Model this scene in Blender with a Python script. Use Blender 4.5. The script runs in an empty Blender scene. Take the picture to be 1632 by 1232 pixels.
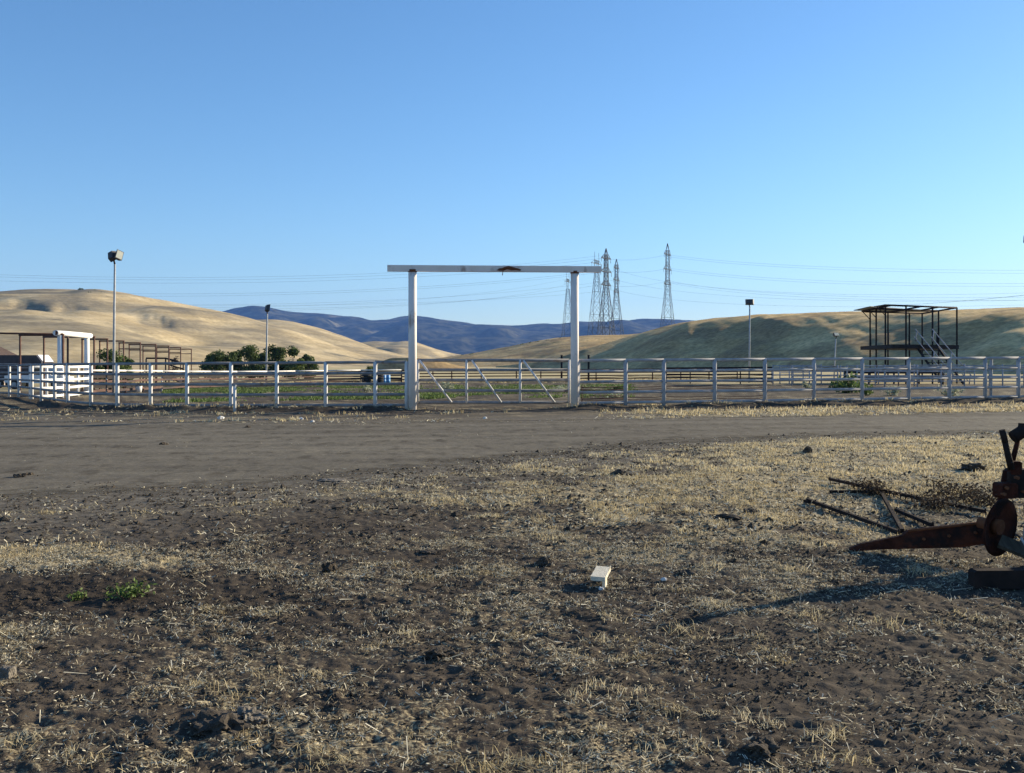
import bpy, math, random
import numpy as np
R = math.radians
random.seed(7); rng = np.random.default_rng(11)
scene = bpy.context.scene
COL = scene.collection
F, CX, HY, EYE = 1600.0, 816.0, 577.0, 1.6
SUN_AZ, SUN_EL = 59.0, 17.0           # azimuth clockwise from +Y

# ------------------------------------------------------------------ noise
def _h(ix, iy, s):
    v = np.sin(ix*127.1 + iy*311.7 + s*74.7)*43758.5453
    return v - np.floor(v)
def vnoise(x, y, s=0):
    xi = np.floor(x); yi = np.floor(y)
    u = x-xi; v = y-yi
    u = u*u*(3-2*u); v = v*v*(3-2*v)
    a = _h(xi, yi, s); b = _h(xi+1, yi, s); c = _h(xi, yi+1, s); d = _h(xi+1, yi+1, s)
    return (a*(1-u)+b*u)*(1-v) + (c*(1-u)+d*u)*v
def fbm(x, y, s=0, o=4, g=.5):
    t = 0; a = 1; n = 0
    for k in range(o):
        t = t + a*vnoise(x*2**k+17.3*k, y*2**k-9.1*k, s+k); n += a; a *= g
    return t/n
def sstep(a, b, x):
    t = np.clip((x-a)/(b-a), 0, 1); return t*t*(3-2*t)

# ------------------------------------------------------------------ terrain functions
RLX = [-90, -15, -6.1, -3.4, -1.15, 2.3, 6.5, 11.5, 40, 90]
RLY = [2, 9.3, 12.0, 13.1, 15.6, 19.3, 21.3, 22.3, 26, 31]
RHX = [-90, -30, -14.3, -5.2, 3.2, 9, 16, 40, 90]
RHY = [44, 34, 28.6, 26.6, 27.8, 28.8, 30.2, 35, 44]
def road_s(x, y):
    return np.minimum(y-np.interp(x, RLX, RLY), np.interp(x, RHX, RHY)-y)
def gbase(x, y):
    return (0.0061*np.clip(x, -25, 25)*sstep(10, 30, y) - 0.5*sstep(40, 100, y)
            - 0.0)
FENCE_PTS = [(-60, 47), (-28, 53.5), (-21.3, 46), (-17.2, 38), (-13.5, 35.2), (-11.1, 34.3), (-7.3, 34.0), (-3.4, 33.6),
             (2.2, 34.0), (4, 34.7), (9, 35), (14, 36.5), (19, 37.7), (24, 39), (40, 43)]
FX = [-60, -28, -21.3, -17.2, -13.5, -11.1, -7.3, -3.4, 2.2, 4, 9, 14, 19, 24, 40]
FY = [47, 53.5, 46, 38, 35.2, 34.3, 34.0, 33.6, 34.0, 34.7, 35, 36.5, 37.7, 39, 43]
def fence_d(x, y): return y-np.interp(x, FX, FY)
def relief(x, y):
    s = road_s(x, y)
    m = 1-.9*sstep(-5.5, -1.4, s)-.1*sstep(-2.2, -1.4, s)
    far = 1-sstep(45, 60, np.hypot(x, y))
    m2 = .25+.75*m
    a = (fbm(x/.62, y/.62, 3, 2)-.5)*.014 + (fbm(x/.13, y/.10, 8, 3)-.5)*.012 + (fbm(x/.065, y/.05, 14, 2)-.5)*.034
    big = (fbm(x/2.6, y/2.6, 21, 2)-.5)*.06
    fd = fence_d(x, y)
    berm = .17*np.exp(-((fd+.30)/np.where(fd < -.3, .38, .8))**2)*(fbm(x/.8, y/.8, 31, 4)*1.5) * (1-np.exp(-((x+.6)/2.6)**4))
    return far*m*(a*(.55+.9*fbm(x/1.4, y/1.4, 40, 2))+big*sstep(3, 6, y)*m) + berm*far - .02*sstep(.8, 1.6, s)*far
def gh(x, y):
    return gbase(x, y)+relief(x, y)
def g1(x, y): return float(gh(np.array([float(x)]), np.array([float(y)]))[0])
def gb1(x, y): return float(gbase(np.array([float(x)]), np.array([float(y)]))[0])

def straw_density(x, y):
    yy = np.maximum(y, .5)
    px = CX+F*x/yy; py = HY+F*EYE/yy
    n = fbm(x/.55, y/.55, 51, 3); n2 = fbm(x/1.9, y/1.9, 55, 3)
    D = .75*sstep(.38, .62, n)+.55*sstep(.42, .62, n2)*(.3+n)
    def ell(cx, cy, rx, ry): return np.exp(-(((px-cx)/rx)**2+((py-cy)/ry)**2)**1.5)
    bare = ell(110, 950, 290, 46); D = D*(1-.97*bare)-.25*bare
    D = D+2.2*ell(60, 893, 300, 22)*(.4+n)
    D = D*(1-.55*ell(250, 815, 520, 60))
    D = D*(1-.5*ell(1500, 1090, 280, 130))
    D = D+.75*ell(1000, 800, 340, 75)*(.3+n)
    D = D+2.6*sstep(1040, 1330, px)*sstep(694, 704, py)*(1-sstep(752, 800, py))*(.45+n)
    D = D+.9*sstep(1000, 1250, px)*sstep(700, 715, py)*(1-sstep(800, 850, py))*(.3+n)
    D = D*(1-sstep(-2.2, .6, road_s(x, y)+2.2*(fbm(x/1.3, y/.8, 61, 4)-.5)))
    return np.clip(D, -.2, 3)

# ------------------------------------------------------------------ mesh helpers
class MB:
    def __init__(s): s.v = []; s.f = []; s.sm = []
    def add(s, vs, fs, smooth=False):
        o = len(s.v); s.v += [tuple(map(float, p)) for p in vs]
        for f in fs: s.f.append(tuple(i+o for i in f)); s.sm.append(smooth)
        return s
    def box(s, c, size, rz=0, rx=0, ry=0):
        from mathutils import Euler, Vector
        m = Euler((rx, ry, rz)).to_matrix()
        hx, hy, hz = [k/2 for k in size]
        vs = [Vector(c)+m @ Vector((x*hx, y*hy, z*hz)) for x in (-1, 1) for y in (-1, 1) for z in (-1, 1)]
        return s.add(vs, [(0, 1, 3, 2), (4, 6, 7, 5), (0, 4, 5, 1), (2, 3, 7, 6), (0, 2, 6, 4), (1, 5, 7, 3)])
    def tube(s, p0, p1, r, n=8, r1=None, cap=True):
        from mathutils import Vector
        a = Vector(p0); b = Vector(p1); d = (b-a)
        if d.length < 1e-6: return s
        d.normalize(); up = Vector((0, 0, 1)) if abs(d.z) < .9 else Vector((1, 0, 0))
        e = d.cross(up).normalized(); k = d.cross(e)
        r1 = r if r1 is None else r1
        vs = []
        for q, rr in ((a, r), (b, r1)):
            for i in range(n):
                t = 2*math.pi*(i+.5)/n
                vs.append(q+e*math.cos(t)*rr+k*math.sin(t)*rr)
        fs = [(i, (i+1) % n, n+(i+1) % n, n+i) for i in range(n)]
        s.add(vs, fs, n > 5)
        if cap:
            o = len(s.v)-2*n
            s.f.append(tuple(o+i for i in range(n))[::-1]); s.sm.append(False)
            s.f.append(tuple(o+n+i for i in range(n))); s.sm.append(False)
        return s
    def path(s, pts, r, n=8):
        for a, b in zip(pts[:-1], pts[1:]): s.tube(a, b, r, n)
        return s
    def prism(s, poly, h0, h1, frame):
        n = len(poly)
        vs = [frame(u, v, h0) for u, v in poly]+[frame(u, v, h1) for u, v in poly]
        fs = [tuple(range(n))[::-1], tuple(range(n, 2*n))]+[(i, (i+1) % n, n+(i+1) % n, n+i) for i in range(n)]
        return s.add(vs, fs)
    def build(s, name, mat, parent=None):
        me = bpy.data.meshes.new(name)
        loc = parent.location if parent else (0, 0, 0)
        if parent and parent.parent: loc = tuple(a+b for a, b in zip(parent.location, parent.parent.location))
        me.from_pydata([(p[0]-loc[0], p[1]-loc[1], p[2]-loc[2]) for p in s.v], [], s.f)
        me.polygons.foreach_set('use_smooth', s.sm); me.update()
        me.materials.append(mat)
        o = bpy.data.objects.new(name, me); COL.objects.link(o)
        if parent: o.parent = parent
        return o
def fast_mesh(name, V, Q, mat, smooth=False, attrs=None):
    """V (n,3), Q (m,k) all faces the same size"""
    me = bpy.data.meshes.new(name)
    V = np.asarray(V, np.float32); Q = np.asarray(Q, np.int32); k = Q.shape[1]
    me.vertices.add(len(V)); me.vertices.foreach_set('co', V.ravel())
    me.loops.add(Q.size); me.loops.foreach_set('vertex_index', Q.ravel())
    me.polygons.add(len(Q)); me.polygons.foreach_set('loop_start', np.arange(0, Q.size, k, dtype=np.int32))
    me.polygons.foreach_set('loop_total', np.full(len(Q), k, np.int32))
    me.polygons.foreach_set('use_smooth', np.full(len(Q), smooth))
    me.update(calc_edges=True)
    for an, av in (attrs or {}).items():
        a = me.attributes.new(an, 'FLOAT', 'POINT'); a.data.foreach_set('value', np.asarray(av, np.float32))
    me.materials.append(mat)
    o = bpy.data.objects.new(name, me); COL.objects.link(o); return o
def tag(o, label=None, cat=None, group=None, kind=None):
    if label: o['label'] = label
    if cat: o['category'] = cat
    if group: o['group'] = group
    if kind: o['kind'] = kind
    return o
def thing(name, label, cat, loc=(0, 0, 0), group=None):
    o = bpy.data.objects.new(name, None); o.empty_display_size = .3; COL.objects.link(o); o.location = loc
    return tag(o, label, cat, group)
def dup(root, loc, rz=0, label=None, scale=None):
    c = root.copy(); COL.objects.link(c); c.location = loc; c.rotation_euler = (0, 0, rz)
    if scale: c.scale = (scale,)*3
    if label: c['label'] = label
    for ch in list(root.children):
        d = ch.copy(); COL.objects.link(d); d.parent = c
        for g in list(ch.children):
            e = g.copy(); COL.objects.link(e); e.parent = d
    return c
def at(px, py, Y): return ((px-CX)/F*Y, Y, EYE-(py-HY)/F*Y)
def gx(px, Y): return (px-CX)/F*Y
def on(px, py):                       # point on the flat ground under a photo pixel
    Y = F*EYE/(py-HY); return (gx(px, Y), Y)

# ------------------------------------------------------------------ materials
def mat(name, c1, c2=None, scale=4, rough=.8, metal=0, bump=0, bscale=None, lo=.35, hi=.65, c3=None, s3=1.5, lo3=.55, hi3=.7, stretch=(1, 1, 1), spec=.3, grain=None, terr=0):
    m = bpy.data.materials.new(name); m.use_nodes = True
    nt = m.node_tree; N = nt.nodes; L = nt.links
    b = N['Principled BSDF']; b.inputs['Roughness'].default_value = rough; b.inputs['Metallic'].default_value = metal
    b.inputs['Specular IOR Level'].default_value = spec
    b.inputs['Base Color'].default_value = (*c1, 1)
    tc = N.new('ShaderNodeTexCoord'); mp = N.new('ShaderNodeMapping'); mp.inputs['Scale'].default_value = stretch
    L.new(tc.outputs['Object'], mp.inputs['Vector'])
    def noise(sc, det=6):
        n = N.new('ShaderNodeTexNoise'); n.inputs['Scale'].default_value = sc; n.inputs['Detail'].default_value = det
        n.inputs['Roughness'].default_value = .62
        L.new(mp.outputs['Vector'], n.inputs['Vector']); return n
    out = None
    if c2:
        n = noise(scale); r = N.new('ShaderNodeValToRGB')
        r.color_ramp.elements[0].position = lo; r.color_ramp.elements[1].position = hi
        r.color_ramp.elements[0].color = (*c1, 1); r.color_ramp.elements[1].color = (*c2, 1)
        L.new(n.outputs['Fac'], r.inputs['Fac']); out = r.outputs['Color']
        if c3:
            n3 = noise(s3); r3 = N.new('ShaderNodeMapRange'); r3.inputs[1].default_value = lo3; r3.inputs[2].default_value = hi3
            L.new(n3.outputs['Fac'], r3.inputs[0])
            mx = N.new('ShaderNodeMix'); mx.data_type = 'RGBA'
            L.new(r3.outputs[0], mx.inputs['Factor']); L.new(out, mx.inputs['A']); mx.inputs['B'].default_value = (*c3, 1)
            out = mx.outputs['Result']
        def modulate(fac, amt, a, z):
            mr = N.new('ShaderNodeMapRange'); mr.inputs[1].default_value = a; mr.inputs[2].default_value = z
            mr.inputs[3].default_value = 1-amt; mr.inputs[4].default_value = 1+amt
            L.new(fac, mr.inputs[0])
            vm = N.new('ShaderNodeVectorMath'); vm.operation = 'SCALE'
            L.new(out, vm.inputs[0]); L.new(mr.outputs[0], vm.inputs['Scale']); return vm.outputs[0]
        if grain: out = modulate(noise(grain[0], 4).outputs['Fac'], grain[1], .36, .64)
        if terr:
            m2 = N.new('ShaderNodeMapping'); m2.inputs['Scale'].default_value = (.012, .012, .55); L.new(tc.outputs['Object'], m2.inputs['Vector'])
            n2 = N.new('ShaderNodeTexNoise'); n2.inputs['Scale'].default_value = 1; n2.inputs['Detail'].default_value = 5; n2.inputs['Roughness'].default_value = .7
            L.new(m2.outputs['Vector'], n2.inputs['Vector']); out = modulate(n2.outputs['Fac'], terr, .38, .62)
        L.new(out, b.inputs['Base Color'])
    if bump:
        n = noise(bscale or scale*3); bp = N.new('ShaderNodeBump'); bp.inputs['Strength'].default_value = bump
        bp.inputs['Distance'].default_value = .02
        L.new(n.outputs['Fac'], bp.inputs['Height']); L.new(bp.outputs['Normal'], b.inputs['Normal'])
    return m
M = {}
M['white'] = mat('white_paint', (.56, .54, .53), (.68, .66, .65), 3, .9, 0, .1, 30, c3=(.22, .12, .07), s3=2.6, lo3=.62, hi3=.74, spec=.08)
M['grey'] = mat('shaded_weathered_white', (.30, .295, .305), (.42, .41, .42), 3, .9, 0, .1, 30, c3=(.20, .12, .08), s3=2.2, lo3=.62, hi3=.75, spec=.08)  # weathered white, darkened further for the shade on the right fence
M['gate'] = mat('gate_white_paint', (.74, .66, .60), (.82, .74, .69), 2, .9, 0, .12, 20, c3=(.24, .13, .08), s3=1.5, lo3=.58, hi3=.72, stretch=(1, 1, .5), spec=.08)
M['railshade'] = mat('shaded_white_rail', (.20, .195, .20), (.30, .29, .295), 3, .9, 0, .1, 30, c3=(.16, .10, .07), s3=2.6, lo3=.60, hi3=.74, spec=.08)  # white paint darkened for the shade on the rails, plus rust spots
M['rust'] = mat('rust', (.11, .040, .020), (.20, .085, .045), 6, .85, .1, .4, 40, c3=(.05, .025, .018), s3=3, spec=.06)
M['rustdark'] = mat('dark_rust', (.030, .012, .009), (.085, .026, .016), 7, .75, .2, .5, 50, c3=(.018, .012, .011), s3=4, lo3=.5, hi3=.66, spec=.06)
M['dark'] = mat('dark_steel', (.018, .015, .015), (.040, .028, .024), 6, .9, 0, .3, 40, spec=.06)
M['rustpipe'] = mat('rust_pipe', (.075, .036, .026), (.13, .065, .048), 5, .85, 0, .3, 30)
M['rustmid'] = mat('worn_rust', (.032, .011, .008), (.10, .032, .018), 7, .8, 0, .5, 50, c3=(.02, .013, .012), s3=5, lo3=.5, hi3=.62, spec=.1)
M['board'] = mat('weathered_board', (.050, .028, .023), (.12, .068, .053), 5, .9, 0, .4, 30, c3=(.045, .035, .035), s3=.9, lo3=.5, hi3=.6, stretch=(1, .4, 3))
M['blackboard'] = mat('dark_board', (.010, .009, .010), (.028, .020, .018), 4, .9, 0, .4, 30)
M['galv'] = mat('galvanised', (.30, .31, .32), (.44, .45, .46), 3, .9, 0, .05, 30, spec=.08)
M['penpipe'] = mat('pen_pipe', (.25, .25, .27), (.40, .40, .43), 3, .9, 0, .1, 30, c3=(.18, .10, .07), s3=1.3, spec=.08)
M['lattice'] = mat('lattice_steel', (.014, .026, .044), (.028, .045, .068), 1, .8)
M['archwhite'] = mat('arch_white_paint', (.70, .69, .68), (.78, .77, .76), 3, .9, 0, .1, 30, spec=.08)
M['wire'] = mat('wire', (.06, .065, .07))
M['wood'] = mat('pale_wood', (.55, .50, .40), (.68, .63, .52), 14, .75, 0, .3, 60, c3=(.30, .25, .18), s3=9, lo3=.56, hi3=.7, stretch=(3, .6, 1), spec=.08)
M['stone'] = mat('stone', (.10, .085, .07), (.20, .175, .145), 12, .95, 0, .8, 40)
M['palestone'] = mat('pale_stone', (.55, .53, .50), (.72, .70, .68), 9, .9, 0, .5, 40)
M['clod'] = mat('clod', (.028, .022, .017), (.095, .076, .058), 18, 1, 0, 1, 60)
M['lampbox'] = mat('lamp_housing', (.05, .05, .055), (.08, .08, .085), 6, .6, .2)
M['lampglass'] = mat('lamp_glass', (.42, .43, .36), (.5, .5, .44), 6, .25)
M['plank'] = mat('grey_plank', (.05, .042, .030), (.09, .075, .055), 9, .85, 0, .4, 40, stretch=(4, .6, 1), spec=.08)
M['bark'] = mat('bark', (.07, .05, .035), (.13, .095, .07), 6, .95, 0, .7, 12)
M['blue'] = mat('blue_plastic', (.05, .22, .50), (.09, .30, .58), 6, .5)
M['rubber'] = mat('rubber', (.02, .02, .021), (.04, .04, .04), 8, .9, 0, .3, 20)
M['truck'] = mat('white_truck_paint', (.60, .62, .66), (.70, .71, .74), 2, .3, 0)
M['trailer'] = mat('dark_trailer_paint', (.025, .024, .032), (.05, .045, .055), 2, .5, .1)
M['glass'] = mat('car_glass', (.02, .025, .03), None, rough=.1, spec=.6)
M['roofbrown'] = mat('brown_roof', (.05, .032, .026), (.09, .06, .048), 3, .9, 0, .3, 10)
M['shedwall'] = mat('shed_wall', (.30, .25, .22), (.42, .36, .32), 2, .9)
M['canvas'] = mat('roof_sheet', (.05, .055, .06), (.09, .09, .10), 3, .6, .3)

def tint_mat(name, cols, rough=.85, trans=0.0):
    m = bpy.data.materials.new(name); m.use_nodes = True
    N = m.node_tree.nodes; L = m.node_tree.links; b = N['Principled BSDF']
    b.inputs['Roughness'].default_value = rough; b.inputs['Specular IOR Level'].default_value = .15
    a = N.new('ShaderNodeAttribute'); a.attribute_name = 'tint'
    r = N.new('ShaderNodeValToRGB')
    e = r.color_ramp.elements
    while len(e) < len(cols): e.new(.5)
    for i, c in enumerate(cols): e[i].position = i/(len(cols)-1); e[i].color = (*c, 1)
    L.new(a.outputs['Fac'], r.inputs['Fac']); L.new(r.outputs['Color'], b.inputs['Base Color'])
    if trans:
        t = N.new('ShaderNodeBsdfTranslucent'); L.new(r.outputs['Color'], t.inputs['Color'])
        mx = N.new('ShaderNodeMixShader'); mx.inputs[0].default_value = trans
        L.new(b.outputs[0], mx.inputs[1]); L.new(t.outputs[0], mx.inputs[2])
        L.new(mx.outputs[0], N['Material Output'].inputs['Surface'])
    return m
M['straw'] = tint_mat('straw', [(.05, .038, .028), (.26, .215, .145), (.52, .46, .32), (.68, .64, .53)], .7, .25)  # darkest tint: plant litter that also paints in small shadow flecks
M['tuft'] = tint_mat('dry_tuft', [(.28, .215, .115), (.46, .37, .21), (.58, .485, .29), (.64, .56, .39)], .7, .35)
M['leaf'] = tint_mat('leaf', [(.020, .034, .012), (.058, .09, .028), (.13, .165, .055)], .7, .25)
M['weedleaf'] = tint_mat('weed_leaf', [(.05, .075, .02), (.10, .15, .04), (.16, .21, .07)], .6, .3)
M['paleleaf'] = tint_mat('pale_weed', [(.22, .25, .16), (.34, .36, .25), (.42, .43, .33)], .7, .3)
M['deadleaf'] = tint_mat('dead_weed', [(.014, .011, .009), (.035, .026, .02), (.12, .09, .06)], .8, .2)

# ground material
def ground_mat():
    m = bpy.data.materials.new('ground'); m.use_nodes = True
    N = m.node_tree.nodes; L = m.node_tree.links; b = N['Principled BSDF']
    b.inputs['Roughness'].default_value = 1; b.inputs['Specular IOR Level'].default_value = .05
    tc = N.new('ShaderNodeTexCoord')
    def noise(s, d=5, st=None):
        n = N.new('ShaderNodeTexNoise'); n.inputs['Scale'].default_value = s; n.inputs['Detail'].default_value = d; n.inputs['Roughness'].default_value = .65
        if st:
            mp = N.new('ShaderNodeMapping'); mp.inputs['Scale'].default_value = st
            L.new(tc.outputs['Object'], mp.inputs['Vector']); L.new(mp.outputs['Vector'], n.inputs['Vector'])
        else: L.new(tc.outputs['Object'], n.inputs['Vector'])
        return n
    def ramp(n, stops):
        r = N.new('ShaderNodeValToRGB'); e = r.color_ramp.elements
        while len(e) < len(stops): e.new(.5)
        for i, (p, c) in enumerate(stops): e[i].position = p; e[i].color = (*c, 1)
        L.new(n.outputs['Fac'], r.inputs['Fac']); return r.outputs['Color']
    def mix(f, a, bb):
        x = N.new('ShaderNodeMix'); x.data_type = 'RGBA'
        if hasattr(f, 'is_linked'): L.new(f, x.inputs['Factor'])
        else: x.inputs['Factor'].default_value = f
        for k, q in (('A', a), ('B', bb)):
            if isinstance(q, tuple): x.inputs[k].default_value = (*q, 1)
            else: L.new(q, x.inputs[k])
        return x.outputs['Result']
    soil = ramp(noise(9, 8), [(.30, (.028, .022, .018)), (.50, (.066, .053, .042)), (.70, (.125, .103, .080))])
    soil2 = ramp(noise(.7, 4), [(.35, (.042, .034, .027)), (.7, (.098, .081, .064))])
    soil = mix(.5, soil, soil2)
    # thatch of broken straw lying in the soil, where straw grows
    at_ = N.new('ShaderNodeAttribute'); at_.attribute_name = 'straw'
    fl = noise(38, 3); ad = N.new('ShaderNodeMath'); ad.operation = 'MULTIPLY_ADD'
    L.new(at_.outputs['Fac'], ad.inputs[0]); ad.inputs[1].default_value = .17; L.new(fl.outputs['Fac'], ad.inputs[2])
    mr = N.new('ShaderNodeMapRange'); mr.inputs[1].default_value = .64; mr.inputs[2].default_value = .80
    L.new(ad.outputs[0], mr.inputs[0])
    thatch = ramp(noise(60, 3), [(.35, (.20, .16, .10)), (.65, (.46, .385, .245))])
    du = N.new('ShaderNodeAttribute'); du.attribute_name = 'dust'
    dcol = ramp(noise(7, 6), [(.34, (.075, .064, .052)), (.5, (.125, .110, .090)), (.68, (.20, .178, .145))])
    soil = mix(du.outputs['Fac'], soil, dcol)
    c = mix(mr.outputs[0], soil, thatch)
    ag = N.new('ShaderNodeAttribute'); ag.attribute_name = 'gold'
    gold = ramp(noise(.12, 7), [(.3, (.38, .31, .17)), (.6, (.48, .40, .23)), (.8, (.42, .36, .22))])
    c = mix(ag.outputs['Fac'], c, gold)
    L.new(c, b.inputs['Base Color'])
    dm = N.new('ShaderNodeAttribute'); dm.attribute_name = 'damp'
    c = mix(dm.outputs['Fac'], c, (.040, .032, .026))
    L.new(c, b.inputs['Base Color'])
    nb = noise(45, 4); bp = N.new('ShaderNodeBump'); bp.inputs['Strength'].default_value = .5; bp.inputs['Distance'].default_value = .012
    L.new(nb.outputs['Fac'], bp.inputs['Height']); L.new(bp.outputs['Normal'], b.inputs['Normal'])
    return m
M['ground'] = ground_mat()
def road_mat():
    m = bpy.data.materials.new('packed_dirt'); m.use_nodes = True
    N = m.node_tree.nodes; L = m.node_tree.links; b = N['Principled BSDF']
    b.inputs['Roughness'].default_value = 1; b.inputs['Specular IOR Level'].default_value = .05
    tc = N.new('ShaderNodeTexCoord')
    def noise(s, st=(1, 1, 1), d=6):
        mp = N.new('ShaderNodeMapping'); mp.inputs['Scale'].default_value = st; mp.inputs['Rotation'].default_value = (0, 0, R(-4))
        n = N.new('ShaderNodeTexNoise'); n.inputs['Scale'].default_value = s; n.inputs['Detail'].default_value = d; n.inputs['Roughness'].default_value = .6
        L.new(tc.outputs['Object'], mp.inputs['Vector']); L.new(mp.outputs['Vector'], n.inputs['Vector']); return n
    def ramp(n, stops):
        r = N.new('ShaderNodeValToRGB'); e = r.color_ramp.elements
        while len(e) < len(stops): e.new(.5)
        for i, (p, c) in enumerate(stops): e[i].position = p; e[i].color = (*c, 1)
        L.new(n.outputs['Fac'], r.inputs['Fac']); return r.outputs['Color']
    a = ramp(noise(1.0, (.10, .75, 1)), [(.34, (.085, .074, .060)), (.5, (.132, .117, .094)), (.64, (.195, .174, .138))])
    c = ramp(noise(14), [(.36, (.072, .062, .050)), (.55, (.14, .124, .101)), (.68, (.215, .193, .155))])
    mx = N.new('ShaderNodeMix'); mx.data_type = 'RGBA'; mx.inputs['Factor'].default_value = .5
    L.new(a, mx.inputs['A']); L.new(c, mx.inputs['B']); L.new(mx.outputs['Result'], b.inputs['Base Color'])
    fl = ramp(noise(2.6, (1, .55, 1), 5), [(.36, (.62, .60, .58)), (.47, (1, 1, 1)), (.60, (1.02, 1.02, 1.0)), (.72, (1.5, 1.45, 1.35))])
    mu = N.new('ShaderNodeMix'); mu.data_type = 'RGBA'; mu.blend_type = 'MULTIPLY'; mu.inputs['Factor'].default_value = 1
    L.new(mx.outputs['Result'], mu.inputs['A']); L.new(fl, mu.inputs['B'])
    la = N.new('ShaderNodeAttribute'); la.attribute_name = 'lane'
    ml = N.new('ShaderNodeMix'); ml.data_type = 'RGBA'; ml.inputs['B'].default_value = (.175, .155, .125, 1)
    lm = N.new('ShaderNodeMath'); lm.operation = 'MULTIPLY'; lm.inputs[1].default_value = .55; L.new(la.outputs['Fac'], lm.inputs[0])
    L.new(lm.outputs[0], ml.inputs['Factor']); L.new(mu.outputs['Result'], ml.inputs['A']); L.new(ml.outputs['Result'], b.inputs['Base Color'])
    e = N.new('ShaderNodeAttribute'); e.attribute_name = 'edge'
    n = noise(2.2); s = N.new('ShaderNodeMath'); s.operation = 'ADD'
    L.new(e.outputs['Fac'], s.inputs[0]); L.new(n.outputs['Fac'], s.inputs[1])
    mr = N.new('ShaderNodeMapRange'); mr.inputs[1].default_value = .86; mr.inputs[2].default_value = 1.20
    L.new(s.outputs[0], mr.inputs[0]); L.new(mr.outputs[0], b.inputs['Alpha'])
    nb = noise(30); bp = N.new('ShaderNodeBump'); bp.inputs['Strength'].default_value = .45; bp.inputs['Distance'].default_value = .012
    L.new(nb.outputs['Fac'], bp.inputs['Height']); L.new(bp.outputs['Normal'], b.inputs['Normal'])
    return m
M['road'] = road_mat()
M['hill'] = mat('dry_hill_grass', (.37, .29, .17), (.49, .395, .245), .035, 1, 0, 1, .35, c3=(.25, .21, .145), s3=.02, lo3=.45, hi3=.60, lo=.41, hi=.60, spec=.05, grain=(.45, .16), terr=.12)
M['hillr'] = mat('hill_grass', (.44, .30, .135), (.60, .43, .21), .06, 1, 0, 1, .45, c3=(.31, .215, .11), s3=.05, lo3=.46, hi3=.60, lo=.42, hi=.60, spec=.05, grain=(.9, .24), terr=.10)
M['mount'] = mat('forest_mountain', (.008, .011, .008), (.075, .072, .045), .013, 1, 0, .5, .02, lo=.42, hi=.62, c3=(.19, .17, .115), s3=.0055, lo3=.60, hi3=.68, spec=.02)

# ------------------------------------------------------------------ ground sheet
def build_ground():
    rr = np.concatenate([[0.05, .5, 1.1, 1.7], np.geomspace(2.1, 46, 720), np.geomspace(48, 14000, 90)])
    half = R(47)
    an = np.concatenate([np.linspace(-half, half, 900), np.linspace(half, 2*math.pi-half, 80)[1:-1]])
    A, Rr = np.meshgrid(an, rr)
    X = Rr*np.sin(A); Y = Rr*np.cos(A)
    Z = gh(X, Y)
    Z = Z-np.clip((Rr-3000)/9000, 0, 1)*10
    st = straw_density(X, Y)
    strip = np.exp(-((fence_d(X, Y)-.5)/.5)**2)*(.2+1.2*fbm(X/.8, Y/.8, 71, 3))
    strip2 = ((fence_d(X, Y) < -1.5) & (road_s(X, Y) < 0) & (Y > 24))*1.1*sstep(2, 6, X)
    st = st*(1-.9*np.exp(-((fence_d(X, Y)+.75)/.8)**2))  # straw thinned over the berm front's clods, darkening its shaded strip
    st = np.clip(st+strip+strip2*fbm(X/1.2, Y/1.2, 73, 3), 0, 3)
    gold = sstep(104, 112, Y+3*fbm(X/6, Y/6, 5, 2))+sstep(14, 22, -X-.2*(Y-30)-6)*sstep(60, 75, Y)*.7
    gold = np.clip(gold+sstep(84, 90, Y)*sstep(12, 20, X)*.8, 0, 1)
    dust = np.clip(sstep(-6.5, .5, road_s(X, Y)+3.5*(fbm(X/2.2, Y/1.6, 63, 4)-.5))+.0*Y, 0, 1)
    wx, wy = on(130, 952)
    damp = .75*np.exp(-((((X-wx)/1.25)**2+((Y-wy)/.75)**2)*(.7+.8*fbm(X/.5, Y/.4, 64, 3)))**1.5)
    n, k = X.shape
    V = np.stack([X, Y, Z], -1).reshape(-1, 3)
    i = np.arange(n-1)[:, None]*k; j = np.arange(k)[None, :]; j2 = (j+1) % k
    Q = np.stack([i+j, i+j2, i+k+j2, i+k+j], -1).reshape(-1, 4)[:, ::-1]
    o = fast_mesh('ground', V, Q, M['ground'], True, {'straw': st.ravel(), 'gold': gold.ravel(), 'dust': dust.ravel(), 'damp': damp.ravel()})
    tag(o, kind='structure')
build_ground()
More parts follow.
